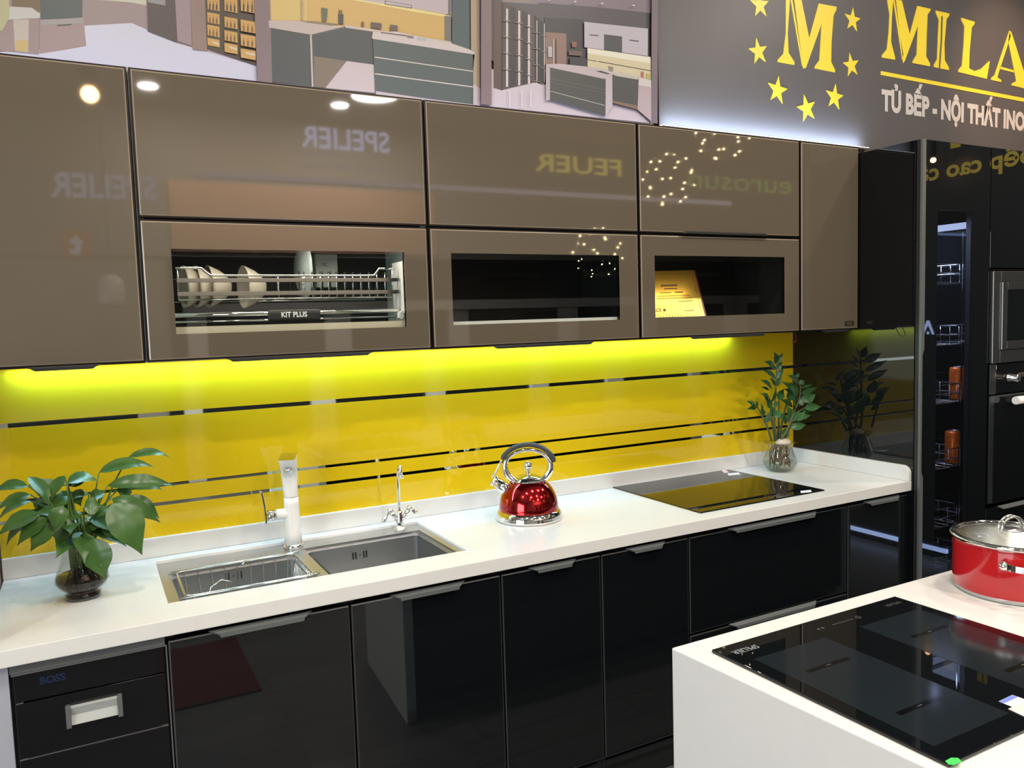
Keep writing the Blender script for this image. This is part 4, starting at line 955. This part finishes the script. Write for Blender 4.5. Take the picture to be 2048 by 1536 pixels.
# built-in drawer appliance
ap = thing('built_in_steriliser', (-1.64, -.3, 0), 'built-in black drawer appliance with a silver recessed pull at the left end', 'appliance')
MB().box(-1.795, FZ+.024, .10, -1.482, -.012, ZC-TH-.002).build('body', 'matte_black', ap)
B('top_strip', 'profile', -1.795, FZ+.010, .786, -1.482, FZ+.024, .8085, ap)
MB().box(-1.7885, FZ+.004, .722, -1.486, FZ+.024, .784).build('control_panel', 'matte_blk' if 'matte_blk' in M else 'hob_mark', ap, .001)
dwr = MB().box(-1.7885, FZ+.002, .594, -1.486, FZ+.024, .7195).build('drawer_front', 'hob_mark', ap, .001)
MB().box(-1.7885, FZ+.002, .16, -1.486, FZ+.024, .5905).build('drawer_front', 'hob_mark', ap, .001)
mb = MB(); mb.box(-1.482, FZ+.000, .16, -1.479, FZ+.026, .786); mb.box(-1.792, FZ+.002, .784, -1.479, FZ+.026, .7865); mb.box(-1.7885, FZ+.0035, .5910, -1.486, FZ+.02, .5932); mb.build('edge_trim', 'steel', ap)
for x_, z_ in ((-1.7865, .5935), (-1.501, .5935), (-1.7865, .7205)):
    B('corner_clip', 'steel', x_, FZ+.0005, z_, x_+.014, FZ+.004, z_+.0022, ap)
hd = thing  # recessed pull
mb = MB(); hx0, hx1, hz0, hz1 = -1.684, -1.590, .6495, .6925
mb.prism([(hx0, FZ-.012, hz1), (hx0, FZ+.001, hz1), (hx0, FZ+.001, hz0), (hx0, FZ-.008, hz0), (hx0, FZ-.003, (hz0+hz1)/2)], (hx1-hx0, 0, 0)); mb.build('pull', 'pull_silver', dwr, .001)
for a in (hx0-.010, hx1): B('pull_end', 'profile', a, FZ-.013, hz0-.004, a+.010, FZ+.002, hz1+.003, dwr, .001)
text('appliance_lettering', 'BOSS', 'print_blue', .022, (-1.739, FZ+.0035, .7545), X_, Z_, ap, width=.050, ext=.0006, bold=.0012, label='dim blue lettering')
tag(B('end_panel', 'grey_panel', -1.843, FZ+.010, 0, -1.797, -.006, ZC-TH-.001), 'light grey end panel below the left end of the worktop', 'panel')
tag(B('end_wall_panel', 'beige', -2.10, -.58, 0, -1.850, -.002, 1.43), 'beige boxed panel beyond the left end of the worktop', 'panel')

# ------------------------------------------------------------------ tall larder unit and oven column
XQ = 1.6545
ZTT = 2.158
lr = thing('larder_unit', (1.43, -.3, 0), 'tall black larder unit with a smoked glass window on wire shelves', 'cabinet')
mb = MB(); mb.box(XT, -.605, .0, XT+.018, -.002, ZTT); mb.box(XQ-.018, -.605, 0, XQ-.001, -.002, ZTT); mb.box(XT+.018, -.605, ZTT-.018, XQ-.018, -.002, ZTT); mb.box(XT+.018, -.02, .1, XQ-.018, -.002, ZTT-.018); mb.box(XT+.018, -.605, .08, XQ-.018, -.02, .10)
mb.build('carcass', 'black', lr)
YD = -.630
WX0, WX1, WZ0, WZ1 = 1.318, 1.530, .36, 1.90
d = MB()
for a in ((XT+.002, WX0, .10, ZTT), (WX1, XQ-.003, .10, ZTT), (WX0, WX1, .10, WZ0), (WX0, WX1, WZ1, ZTT)): d.box(a[0], YD+.002, a[2], a[1], -.608, a[3])
dd = d.build('door', 'matte_black', lr)
g = MB(); g.add([(XT+.004, YD, .102), (XQ-.004, YD, .102), (XQ-.004, YD, ZTT-.002), (XT+.004, YD, ZTT-.002)], [(0, 1, 2, 3)])
g = MB()
for a in ((XT+.022, WX0, .102, ZTT-.002), (WX1, XQ-.004, .102, ZTT-.002), (WX0, WX1, .102, WZ0), (WX0, WX1, WZ1, ZTT-.002)): g.box(a[0], YD, a[2], a[1], YD+.0019, a[3])
g.build('black_glass_face', 'black', dd)
MB().box(WX0, YD+.0003, WZ0, WX1, YD+.0019, WZ1).build('window_pane', 'smoked', dd, label='smoked glass window strip')
for a, b in ((.10, .868), (1.362, ZTT)): B('edge_profile', 'profile', XT+.001, YD-.003, a, XT+.021, YD+.006, b, dd)
mb = MB(); mb.prism([(XT+.001, YD-.002, .868), (XT+.021, YD-.002, .868), (XT+.012, YD-.002, .890), (XT+.012, YD-.002, 1.340), (XT+.021, YD-.002, 1.362), (XT+.001, YD-.002, 1.362)], (0, .008, 0)); mb.build('pull_profile', 'profile', dd, label='dark edge pull on the larder door')
B('chrome_rail', 'wire', WX1-.004, -.600, .40, WX1-.001, -.596, 1.82, lr, label='bright vertical rail beside the wire shelves')
lw = MB(); q0, q1 = at(1878, 466, -.56), at(1944, 452, -.56)
B('top_light', 'led_blue', 1.35, -.40, 1.835, 1.64, -.388, 1.845, lr, label='blue lit strip above the wire shelves')
area('larder_lamp', (1.42, -.33, 1.88), (0, 0, 0), .28, .34, 8, (.62, .72, 1.0))
for zf_ in (1.622, 1.372, 1.135, .868, .625, .46):
    k = MB(); x0_, x1_ = 1.26, 1.575; y0_, y1_ = -.575, -.12
    for h in (0, .038, .075): k.tube(rrect((x0_, x1_, y0_, y1_), .03, zf_+h), .0022, 6, closed=True)
    for i in range(6): x_ = x0_+.03+(x1_-x0_-.06)*i/5; k.tube([(x_, y0_, zf_), (x_, y1_, zf_)], .0014, 5)
    for i in range(9): y_ = y0_+.03+(y1_-y0_-.06)*i/8; k.tube([(x0_, y_, zf_+.0), (x1_, y_, zf_+.0)], .0012, 5)
    for x_, y_ in ((x0_+.1, y0_), (x1_-.09, y0_), (x1_-.03, y0_), (x1_, y0_+.1), (x1_, y0_+.3)): k.tube([(x_, y_, zf_), (x_, y_, zf_+.075)], .0018, 5)
    k.build('wire_shelf', 'wire', lr)
def can(x, y, z, lab):
    c = thing('drink_can', (x, y, z), lab, 'can')
    MB().lathe([(.026, z), (.0300, z+.006), (.0305, z+.010), (.0305, z+.128), (.0265, z+.136)], (x, y), 36).build('printed_body', 'can', c)
    MB().lathe([(.0265, z+.136), (.0270, z+.138), (.0245, z+.138), (.0240, z+.1355), (.0001, z+.1355)], (x, y), 36, cap=False).build('lid', 'can_top', c)
q = at(1914, 795, -.53); can(q.x, -.53, 1.1372, 'orange drink can on the upper wire shelf of the black larder')
q = at(1905, 940, -.53); can(q.x, -.53, .8702, 'orange drink can on the lower wire shelf of the black larder')

oc = thing('oven_housing', (2.0, -.3, 0), 'tall black housing around the microwave and oven right of the larder', 'cabinet')
XR = 2.262
mb = MB(); mb.box(XQ+.001, -.605, 0, XQ+.018, -.002, ZTT); mb.box(XR-.018, -.605, 0, XR, -.002, ZTT)
for z_ in (.10, .655, 1.262, 1.668, ZTT-.018): mb.box(XQ+.018, -.600, z_-.008, XR-.018, -.02, z_+.008)
mb.box(XQ+.018, -.02, .1, XR-.018, -.004, ZTT-.018)
mb.build('carcass', 'black', oc)
MB().box(XQ+.003, YD, 1.678, XR-.002, -.608, ZTT).build('upper_door', 'black', oc, .001)
ld = MB().box(XQ+.003, YD, .10, XR-.002, -.608, .682).build('lower_drawer', 'black', oc, .001)
MB().prism([(1.735, YD-.001, .684), (2.02, YD-.001, .684), (1.995, YD-.016, .672), (1.76, YD-.016, .672)], (0, .003, -.004)).build('handle', 'profile', ld)
mw = thing('microwave', (1.95, -.4, 1.29), 'built-in stainless steel framed microwave above the black oven', 'microwave')
fr_ = MB(); a0, a1, c0, c1 = XQ+.010, XR-.006, 1.288, 1.664
for a in ((a0, a0+.052, c0, c1), (a1-.052, a1, c0, c1), (a0+.052, a1-.052, c0, c0+.052), (a0+.052, a1-.052, c1-.042, c1)): fr_.box(a[0], YD-.012, a[2], a[1], -.61, a[3])
fr_.build('surround', 'steel_dk', mw, .0015)
fr_ = MB(); a0, a1, c0, c1 = XQ+.064, XR-.060, 1.342, 1.620
for a in ((a0, a0+.035, c0, c1), (a1-.035, a1, c0, c1), (a0+.035, a1-.035, c0, c0+.035), (a0+.035, a1-.035, c1-.032, c1)): fr_.box(a[0], YD-.018, a[2], a[1], -.612, a[3])
dr_ = fr_.build('door_frame', 'steel_dk', mw, .0015)
B('door_glass', 'black', a0+.035, YD-.014, c0+.035, a1-.035, YD-.008, c1-.032, dr_)
B('body', 'matte_black', XQ+.03, -.605, 1.30, XR-.03, -.12, 1.65, mw)
ov = thing('oven', (1.95, -.4, .69), 'black built-in oven with chrome knobs and a pale bar handle right of the larder', 'oven')
B('body', 'matte_black', XQ+.03, -.605, .70, XR-.03, -.10, 1.24, ov)
cp = B('control_panel', 'black', XQ+.008, YD-.004, 1.160, XR-.006, -.608, 1.283, ov, .001)
B('panel_edge', 'steel_dk', XQ+.006, YD-.006, 1.160, XQ+.046, YD-.003, 1.284, cp, label='steel edge of the control panel')
od = B('door', 'black', XQ+.008, YD-.004, .700, XR-.006, -.608, 1.154, ov, .001)
B('door_edge', 'grey_panel' if False else 'steel_dk', XQ+.006, YD-.006, .704, XQ+.036, YD-.003, 1.152, od, label='steel edge of the oven door')
zk = at(2000, 756, YD).z
for x_ in (at(2022, 758, YD).x, at(2062, 757, YD).x+.02, 2.15):
    MB().lathe([(.018, 0), (.018, .008), (.0155, .010), (.0155, .044), (.014, .046), (.0001, .046)], (x_-.03, YD-.004, zk), 32, 0, Matrix.Rotation(PI/2, 3, 'X')).build('knob', 'chrome', cp)
q = at(1988, 735, YD)
B('energy_mark', 'paper', q.x-.010, YD-.0048, q.z-.008, q.x+.010, YD-.004, q.z+.008, cp, label='tiny white label on the control panel')
zh = at(2020, 803, YD-.05).z
MB().tube([(1.775, YD-.045, zh), (2.18, YD-.045, zh)], .0165, 20).build('bar_handle', 'white_gloss', od, label='pale bar handle')
for x_ in (1.79, 2.165): B('handle_post', 'matte_black', x_-.012, YD-.045, zh-.010, x_+.012, YD-.003, zh+.010, od, .002)
tag(B('tall_end_panel', 'black', XR+.002, -.62, 0, 3.19, -.004, ZTT), 'plain black tall cabinet front beyond the oven, outside the right edge', 'cabinet')

# ------------------------------------------------------------------ island
IX, IY, IZ, IX2, IY2 = -.614, -1.374, .866, 1.86, -2.0
isl = thing('kitchen_island', (.6, -1.7, 0), 'white quartz waterfall island with black fronts, standing in front of the long worktop', 'island')
mb = MB(); SL = .046   # the left end runs slightly out of square
o_ = [(IX, 0), (IX, IZ), (IX2, IZ), (IX2, 0), (IX2-.04, 0), (IX2-.04, IZ-.04), (IX+.04, IZ-.04), (IX+.04, 0)]
V = [(x, IY, z) for x, z in o_]+[(x+(SL if x < 0 else 0), IY2, z) for x, z in o_]
mb.add(V, [(0, 1, 6, 7), (1, 2, 5, 6), (2, 3, 4, 5), (8, 15, 14, 9), (9, 14, 13, 10), (10, 13, 12, 11)]+[((i+1) % 8, i, i+8, (i+1) % 8+8) for i in range(8)])
mb.build('waterfall_top', 'stone_side', isl, .0035, 3)
B('body', 'matte_black', IX+.090, IY2+.03, .08, IX2-.041, IY-.045, IZ-.041, isl)
for i in range(4):
    x0_ = IX+.043+i*(IX2-IX-.086)/4
    B('door', 'black_low', x0_+.002, IY-.044, .09, x0_+(IX2-IX-.086)/4-.002, IY-.024, IZ-.055, isl)
    B('door', 'black_low', x0_+.002+(.05 if i == 0 else 0), IY2+.010, .09, x0_+(IX2-IX-.086)/4-.002, IY2+.029, IZ-.055, isl)
h2 = thing('induction_hob', (-.29, -1.67, IZ), 'black glass hob with grey zones and stickers on the island', 'hob')
def cz_(x, y): return atz(x, y, IZ+.006)
C4 = [Vector((-.566, -1.434)), Vector((-.014, -1.434)), Vector((-.014, -1.912)), Vector((-.556, -1.912))]
G = (-.564, -.012, -1.912, -1.434)
MB().prism([(-.564, -1.434, IZ), (-.016, -1.432, IZ), (-.006, -1.912, IZ), (-.552, -1.912, IZ)], (0, 0, .0065)).build('glass_top', 'black', h2, .0018, 3)
zz = IZ+.0066
def zone(x0, x1, y0, y1): return MB().box(x0, y0, zz, x1, y1, zz+.0002).build('cooking_zone', 'zone', h2, label='grey rectangular cooking zone')
for x0_, x1_ in ((-.527, -.336), (-.232, -.044)):
    zn = zone(x0_, x1_, -1.872, -1.510)
    for yy in (-1.600, -1.783):
        xm_ = (x0_+x1_)/2; B('centre_mark', 'hob_mark', xm_-.055, yy-.0055, zz+.0002, xm_+.055, yy+.0055, zz+.0003, zn)
        MB().box(xm_-.006, yy-.001, zz+.0003, xm_+.006, yy+.001, zz+.0004).build('mark_print', 'print_dim', zn)
text('hob_lettering', 'SPELIER', 'print_grey', .0215, (-.478, -1.4715+.009, zz), -X_, -Y_, h2, width=.064, ext=.0004, bold=.0, label='grey SPELIER lettering')
text('hob_lettering', 'MADE IN GERMANY', 'print_dim', .007, (-.482, -1.4835+.009, zz), -X_, -Y_, h2, width=.052, ext=.0004)
text('hob_lettering', 'SPELIER', 'print_dim', .014, (-.040, -1.458, zz), -X_, -Y_, h2, width=.048, ext=.0004, label='dim lettering at the far corner')
mb = MB()
for i in range(11): mb.box(-.268+.0058*i-.002, -1.4755, zz, -.268+.0058*i+.0015, -1.4725, zz+.0003)
for x_ in (-.300, -.312): mb.box(x_-.003, -1.477, zz, x_+.003, -1.471, zz+.0003)
mb.build('touch_controls', 'print_dim', h2)
k = MB(); k.tube([(-.192+.006*math.cos(a), -1.474+.006*math.sin(a), zz+.0003) for a in [i*PI/10 for i in range(20)]], .0006, 4, closed=True); k.build('power_symbol', 'print_dim', h2)
def s3(pts, m, lab): return MB().prism([atz(1400+x/2.866, 1000+y/2.866, zz) for x, y in pts], (0, 0, .0004)).build('sticker', m, h2, label=lab)
s3([(1405, 1497), (1440, 1478), (1480, 1480), (1500, 1500), (1455, 1520), (1425, 1515)], 'green', 'bright green sticker on the front corner')
s3([(1712, 1155), (1790, 1118), (1880, 1150), (1800, 1190)], 'paper', 'white and blue energy sticker')
MB().prism([atz(1400+x/2.866, 1000+y/2.866, zz+.0005) for x, y in ((1712, 1155), (1790, 1118), (1822, 1130), (1745, 1165))], (0, 0, .0002)).build('sticker', 'bluep', h2, label='blue band of the energy sticker')
MB().prism([atz(1400+x/2.866, 1000+y/2.866, zz+.0008) for x, y in ((1766, 1198), (1850, 1160), (1960, 1205), (1875, 1250))], (0, 0, .0004)).build('sticker', 'pinkp', h2, label='pink and white price sticker')

# ------------------------------------------------------------------ red casserole on the island
ox, oy, orr = .263, -1.536, .1245
pt_ = thing('casserole', (ox, oy, IZ), 'red casserole with glass lid and steel handles on the island', 'pot')
MB().lathe([(orr-.006, IZ), (orr-.002, IZ+.002), (orr, IZ+.010), (orr, IZ+.0105)], (ox, oy), 72).build('steel_base', 'steel', pt_)
MB().lathe([(orr, IZ+.0105), (orr+.0012, IZ+.016), (orr+.0015, IZ+.116), (orr+.001, IZ+.120)], (ox, oy), 72, cap=False).build('body', 'red_pot', pt_)
MB().lathe([(orr+.001, IZ+.120), (orr-.002, IZ+.120), (orr-.002, IZ+.02), (.0001, IZ+.018)], (ox, oy), 72, cap=False).build('inner_wall', 'steel', pt_)
ldd = MB().lathe([(orr-.001, IZ+.1205), (orr+.006, IZ+.122), (orr+.0075, IZ+.127), (orr+.005, IZ+.131), (orr-.002, IZ+.131), (orr-.004, IZ+.128)], (ox, oy), 72, cap=False).build('lid_rim', 'chrome', pt_, label='steel rim of the lid')
gl = [(orr-.003, IZ+.1290), (orr*.8, IZ+.134), (orr*.55, IZ+.138), (orr*.3, IZ+.1405), (.0001, IZ+.1415)]
MB().lathe(gl, (ox, oy), 72, cap=False).build('lid_glass', 'lid_glass', ldd, label='clear domed lid glass')
MB().lathe([(.024, IZ+.1405), (.024, IZ+.1435), (.0001, IZ+.1445)], (ox-.006, oy+.003), 36).build('knob_plate', 'steel', ldd)
ku = Vector((.93, -.36, 0)).normalized()
pts = [Vector((ox-.006, oy+.003, IZ+.142))+ku*(.029*math.cos(a))+Vector((0, 0, .031*math.sin(a))) for a in [math.radians(-10)+i/20*math.radians(200) for i in range(21)]]
for s_ in (-.006, .006):
    MB().tube([p+Vector((ku.y, -ku.x, 0))*s_ for p in pts], .0030, 10).build('lid_loop', 'chrome', ldd)
hdv = Vector((-.70, -.714, 0))
for sgn in (1, -1):
    hv = hdv*sgn; hs_ = Vector((-hv.y, hv.x, 0)); P = []
    for i in range(17):
        a = PI*i/16; P.append(Vector((ox, oy, IZ+.092))+hv*(orr*.93+.048*math.sin(a)**.8)+hs_*(.058*math.cos(a)))
    hmb = MB(); V = []
    for i, p in enumerate(P):
        for dz, dn in ((-.007, -.002), (-.007, .002), (.007, .002), (.007, -.002)): V.append(p+hv*dn+Vector((0, 0, dz)))
    Fq = [(i*4+j, i*4+(j+1) % 4, (i+1)*4+(j+1) % 4, (i+1)*4+j) for i in range(16) for j in range(4)]+[(3, 2, 1, 0), (64, 65, 66, 67)]
    hmb.add(V, Fq, 0, False)
    hmb.sphere(P[1]+hv*.002, .0105, 14); hmb.sphere(P[15]+hv*.002, .0105, 14)
    hmb.build('side_handle', 'chrome', pt_, .0015, 2)

# ------------------------------------------------------------------ ceiling downlights
for i, (x, y, rd, wt_, cl) in enumerate(DOWN):
    big = rd > .15
    place = ['over the far left of the opposite aisle', 'over the centre of the opposite aisle', 'over the aisle',
             'above the sink end of the aisle', 'above the left end of the island', 'above the middle of the island', 'above the oven end', 'beyond the left end of the run',
             'behind the camera on the left', 'behind the camera in the middle', 'behind the camera on the right'][i]
    t = thing('ceiling_light', (x, y, CEIL-.02), ('large round' if big else 'small round')+' white ceiling downlight '+place, 'ceiling light', 'round ceiling downlights')
    MB().lathe([(rd*1.18, CEIL-.001), (rd*1.18, CEIL-.008), (rd*1.02, CEIL-.010), (rd*1.0, CEIL-.004)], (x, y), 40, cap=False).build('trim_ring', 'ceil', t)
    MB().lathe([(rd, CEIL-.004), (.0001, CEIL-.004)], (x, y), 40, cap=False).build('diffuser', 'lamp_disc', t)

# ------------------------------------------------------------------ the stands opposite (seen mirrored in the glass fronts)
VY = -6.03
st_ = thing('brand_wall', (2.5, -6.04, 2.0), 'opposite showroom wall panel with lit brand names, seen mirrored in the taupe doors', 'display wall')
B('panel', 'wall', -3.0, -6.049, 2.2, 8.8, VY-.001, 3.5, st_)
def vsign(st, m, xr, xl, z, size, nm, bold=0, lab=None):   # text read by someone looking towards -y
    return text(nm, st, m, size, (xl, VY+.004, z), -X_, Z_, st_, width=xl-xr, ext=.003, bold=bold, label=lab)
vsign('SPELIER', 'sign_lit', .37, 1.27, 3.27, .285, 'lit_name', .004)
vsign('MADE IN GERMANY', 'sign_dim', .40, 1.02, 3.19, .065, 'lit_subtitle')
vsign('Smart Kitchen - Enjoy Cooking', 'sign_dim', .40, 1.30, 3.075, .085, 'lit_slogan')
vsign('FEUER', 'sign_feuer', 2.98, 4.17, 3.20, .27, 'lit_name', .004)
vsign('eurosun', 'sign_green', 5.2, 7.0, 3.12, .36, 'lit_name', .0)
vsign('SPELIER', 'sign_dim', -1.78, -.95, 2.70, .285, 'lit_name', .008)
B('social_tile', 'sign_orange', -1.72, VY, 2.19, -1.50, VY+.008, 2.41, st_)
text('social_letter', 't', 'sign_dim', .24, (-1.56, VY+.010, 2.22), -X_, Z_, st_, ext=.003, bold=.012)
B('lit_cove', 'lit_band', -.6, VY, 2.925, 5.9, VY+.02, 2.975, st_)
tag(B('warm_panel', 'warm_panel', -.85, -6.029, 2.24, 1.75, -6.012, 2.88), 'orange beige wall panel opposite, mirrored in the cabinet with the dish rack', 'panel')
area('warm_panel_fill', (.2, -5.4, 3.2), (math.radians(-38), 0, 0), 2.6, .1, 48, (1, .82, .66))  # added wash light without a fixture, brightens the warm panel
sh = thing('display_shelving', (2.6, -5.9, 0), 'opposite display shelving with black appliances between pale uprights, seen only mirrored', 'shelving')
B('back_panel', 'wall_dk', -.9, -6.04, 0, 6.4, -6.03, 2.19, sh)
for a, b in ((-.77, -.60), (.50, .76), (1.84, 2.06), (3.22, 3.46), (4.35, 4.6), (5.75, 6.11)): B('upright', 'white_gloss', a, -6.03, 0, b, -5.95, 1.74, sh)
B('ledge', 'white_gloss', -.8, -6.03, 1.66, 6.3, -5.93, 1.76, sh)
for a, b in ((.76, 1.84), (2.06, 3.22), (3.46, 4.35), (4.6, 5.75)): B('oven_front', 'black_low', a+.06, -6.03, .9, b-.06, -5.97, 1.60, sh)
for a in (1.2, 2.6, 3.9, 5.2): B('hood', 'steel_dk', a-.3, -6.03, 2.0, a+.3, -5.8, 2.04, sh)
cn = thing('display_counter', (.0, -5.2, 0), 'opposite pale display counter, seen only mirrored', 'counter')
B('top', 'stone_side', -4.0, -5.3, .85, -1.2, -4.7, .89, cn); B('body', 'wall_dk', -3.95, -5.25, 0, -1.25, -4.75, .85, cn)
# right hand stand with yellow lettering
rs = thing('side_lettering', (3.19, -1.7, 2.3), 'yellow Vietnamese lettering on the dark right hand stand, seen mirrored in the larder glass', 'sign')
text('letters', 'a bếp cao cấp', 'sign_amber', .145, (3.196, -1.20, 2.33), -Y_, Z_, rs, width=.92, ext=.004, bold=.004)
for yy in (-1.56, -1.78): B('letter_foot', 'sign_amber', 3.190, yy-.03, 2.50, 3.198, yy+.03, 2.56, rs)
lb_ = thing('lit_logo', (3.19, -1.95, 1.34), 'blue lit arrow logo on the dark right hand stand, mirrored in the larder door', 'sign')
k = MB(); X0 = 3.197
for s_ in (-1, 1): k.prism([(X0, -1.95, 1.442), (X0, -1.95-s_*.0, 1.415), (X0, -1.95+s_*.030, 1.352), (X0, -1.95+s_*.044, 1.352), (X0, -1.95+s_*.008, 1.442)], (-.004, 0, 0))
k.prism([(X0, -1.95+.008*math.cos(a), 1.362+.010*math.sin(a)) for a in [i*PI/5 for i in range(10)]], (-.004, 0, 0)); k.build('arrow', 'led_blue', lb_)
pk = thing('plinth_light', (2.88, -2.0, .05), 'blue lit plinth strip of the right hand stand, seen mirrored in the black fronts', 'led strip')
B('lit_strip', 'led_blue', 2.88, -2.26, .045, 2.90, -1.60, .068, pk); B('plinth_board', 'wall_dk', 2.90, -2.34, 0, 3.195, -1.0, .12, pk)

# starburst pendants behind the camera
def pendant(x, y, z, r, lab):
    t = thing('starburst_pendant', (x, y, z), lab, 'pendant lamp', 'starburst wire pendants')
    MB().tube([(x, y, z+r), (x, y, CEIL)], .0015, 6).build('cord', 'matte_black', t)
    k = MB(); e_ = MB()
    for i in range(5):
        R_ = Matrix.Rotation(i*PI/5, 3, 'Z') @ Matrix.Rotation(.5*math.sin(i*2.1), 3, 'X')
        k.tube([Vector((x, y, z))+R_ @ Vector((r*math.cos(a), 0, r*math.sin(a))) for a in [j*2*PI/28 for j in range(28)]], .0018, 5, closed=True)
    for i in range(26):
        ph = math.acos(1-2*(i+.5)/26); th_ = i*2.39996
        e_.sphere(Vector((x, y, z))+r*Vector((math.sin(ph)*math.cos(th_), math.sin(ph)*math.sin(th_), math.cos(ph))), .0055, 8)
    k.build('wire_rings', 'chrome', t); e_.build('bulbs', 'led_point', t)
pendant(1.88, -3.21, 2.02, .19, 'lowest starburst wire pendant with tiny lights, mirrored over the empty window')
pendant(2.27, -2.84, 2.525, .19, 'middle starburst wire pendant with tiny lights, mirrored left of the upper black handle')
pendant(2.53, -2.55, 2.82, .19, 'highest starburst wire pendant with tiny lights, mirrored near the top edge of the cabinets')
ln = thing('lantern_pendant', (-1.39, -5.5, 1.72), 'white cylindrical pendant with wooden foot mirrored in the far left door', 'pendant lamp')
MB().lathe([(.10, 1.76), (.102, 1.78), (.102, 1.93), (.07, 1.985), (.03, 2.0)], (-1.385, -5.5), 36).build('shade', emi and 'white_gloss', ln)
MB().lathe([(.102, 1.735), (.102, 1.76)], (-1.385, -5.5), 36).build('foot', 'beige', ln)
MB().tube([(-1.385, -5.5, 2.0), (-1.385, -5.5, CEIL)], .003, 6).build('cord', 'matte_black', ln)
# warm track spots
def spot(x, y, z, r, lab):
    t = thing('track_spot', (x, y, z), lab, 'spotlight', 'warm track spots')
    MB().lathe([(r*.9, z-.02), (r*1.1, z+.1), (r*.6, z+.14)], (x, y), 24).build('housing', 'matte_black', t)
    MB().sphere((x, y, z-.02-r*.9), r, 18).build('bulb', 'lamp_warm', t)
    MB().tube([(x, y, z+.14), (x, y, CEIL)], .006, 6).build('stem', 'matte_black', t)
def mirror_pt(px, py, dist, yp):
    d_ = ray(px, py).normalized(); p = CAM+d_*dist; return (p.x, 2*yp-p.y, p.z)
p = mirror_pt(178, 166, 5.2, YF); spot(p[0], p[1], p[2], .045, 'warm track spot mirrored as a bright glare in the far left door')
for i, (px, py) in enumerate(((1632, 358), (1674, 348), (1714, 341))):
    p = mirror_pt(px, py, 6.0, YF); spot(p[0], p[1], p[2], .016, ('first', 'second', 'third')[i]+' from left of the small warm spots mirrored in the narrow wall cabinet')
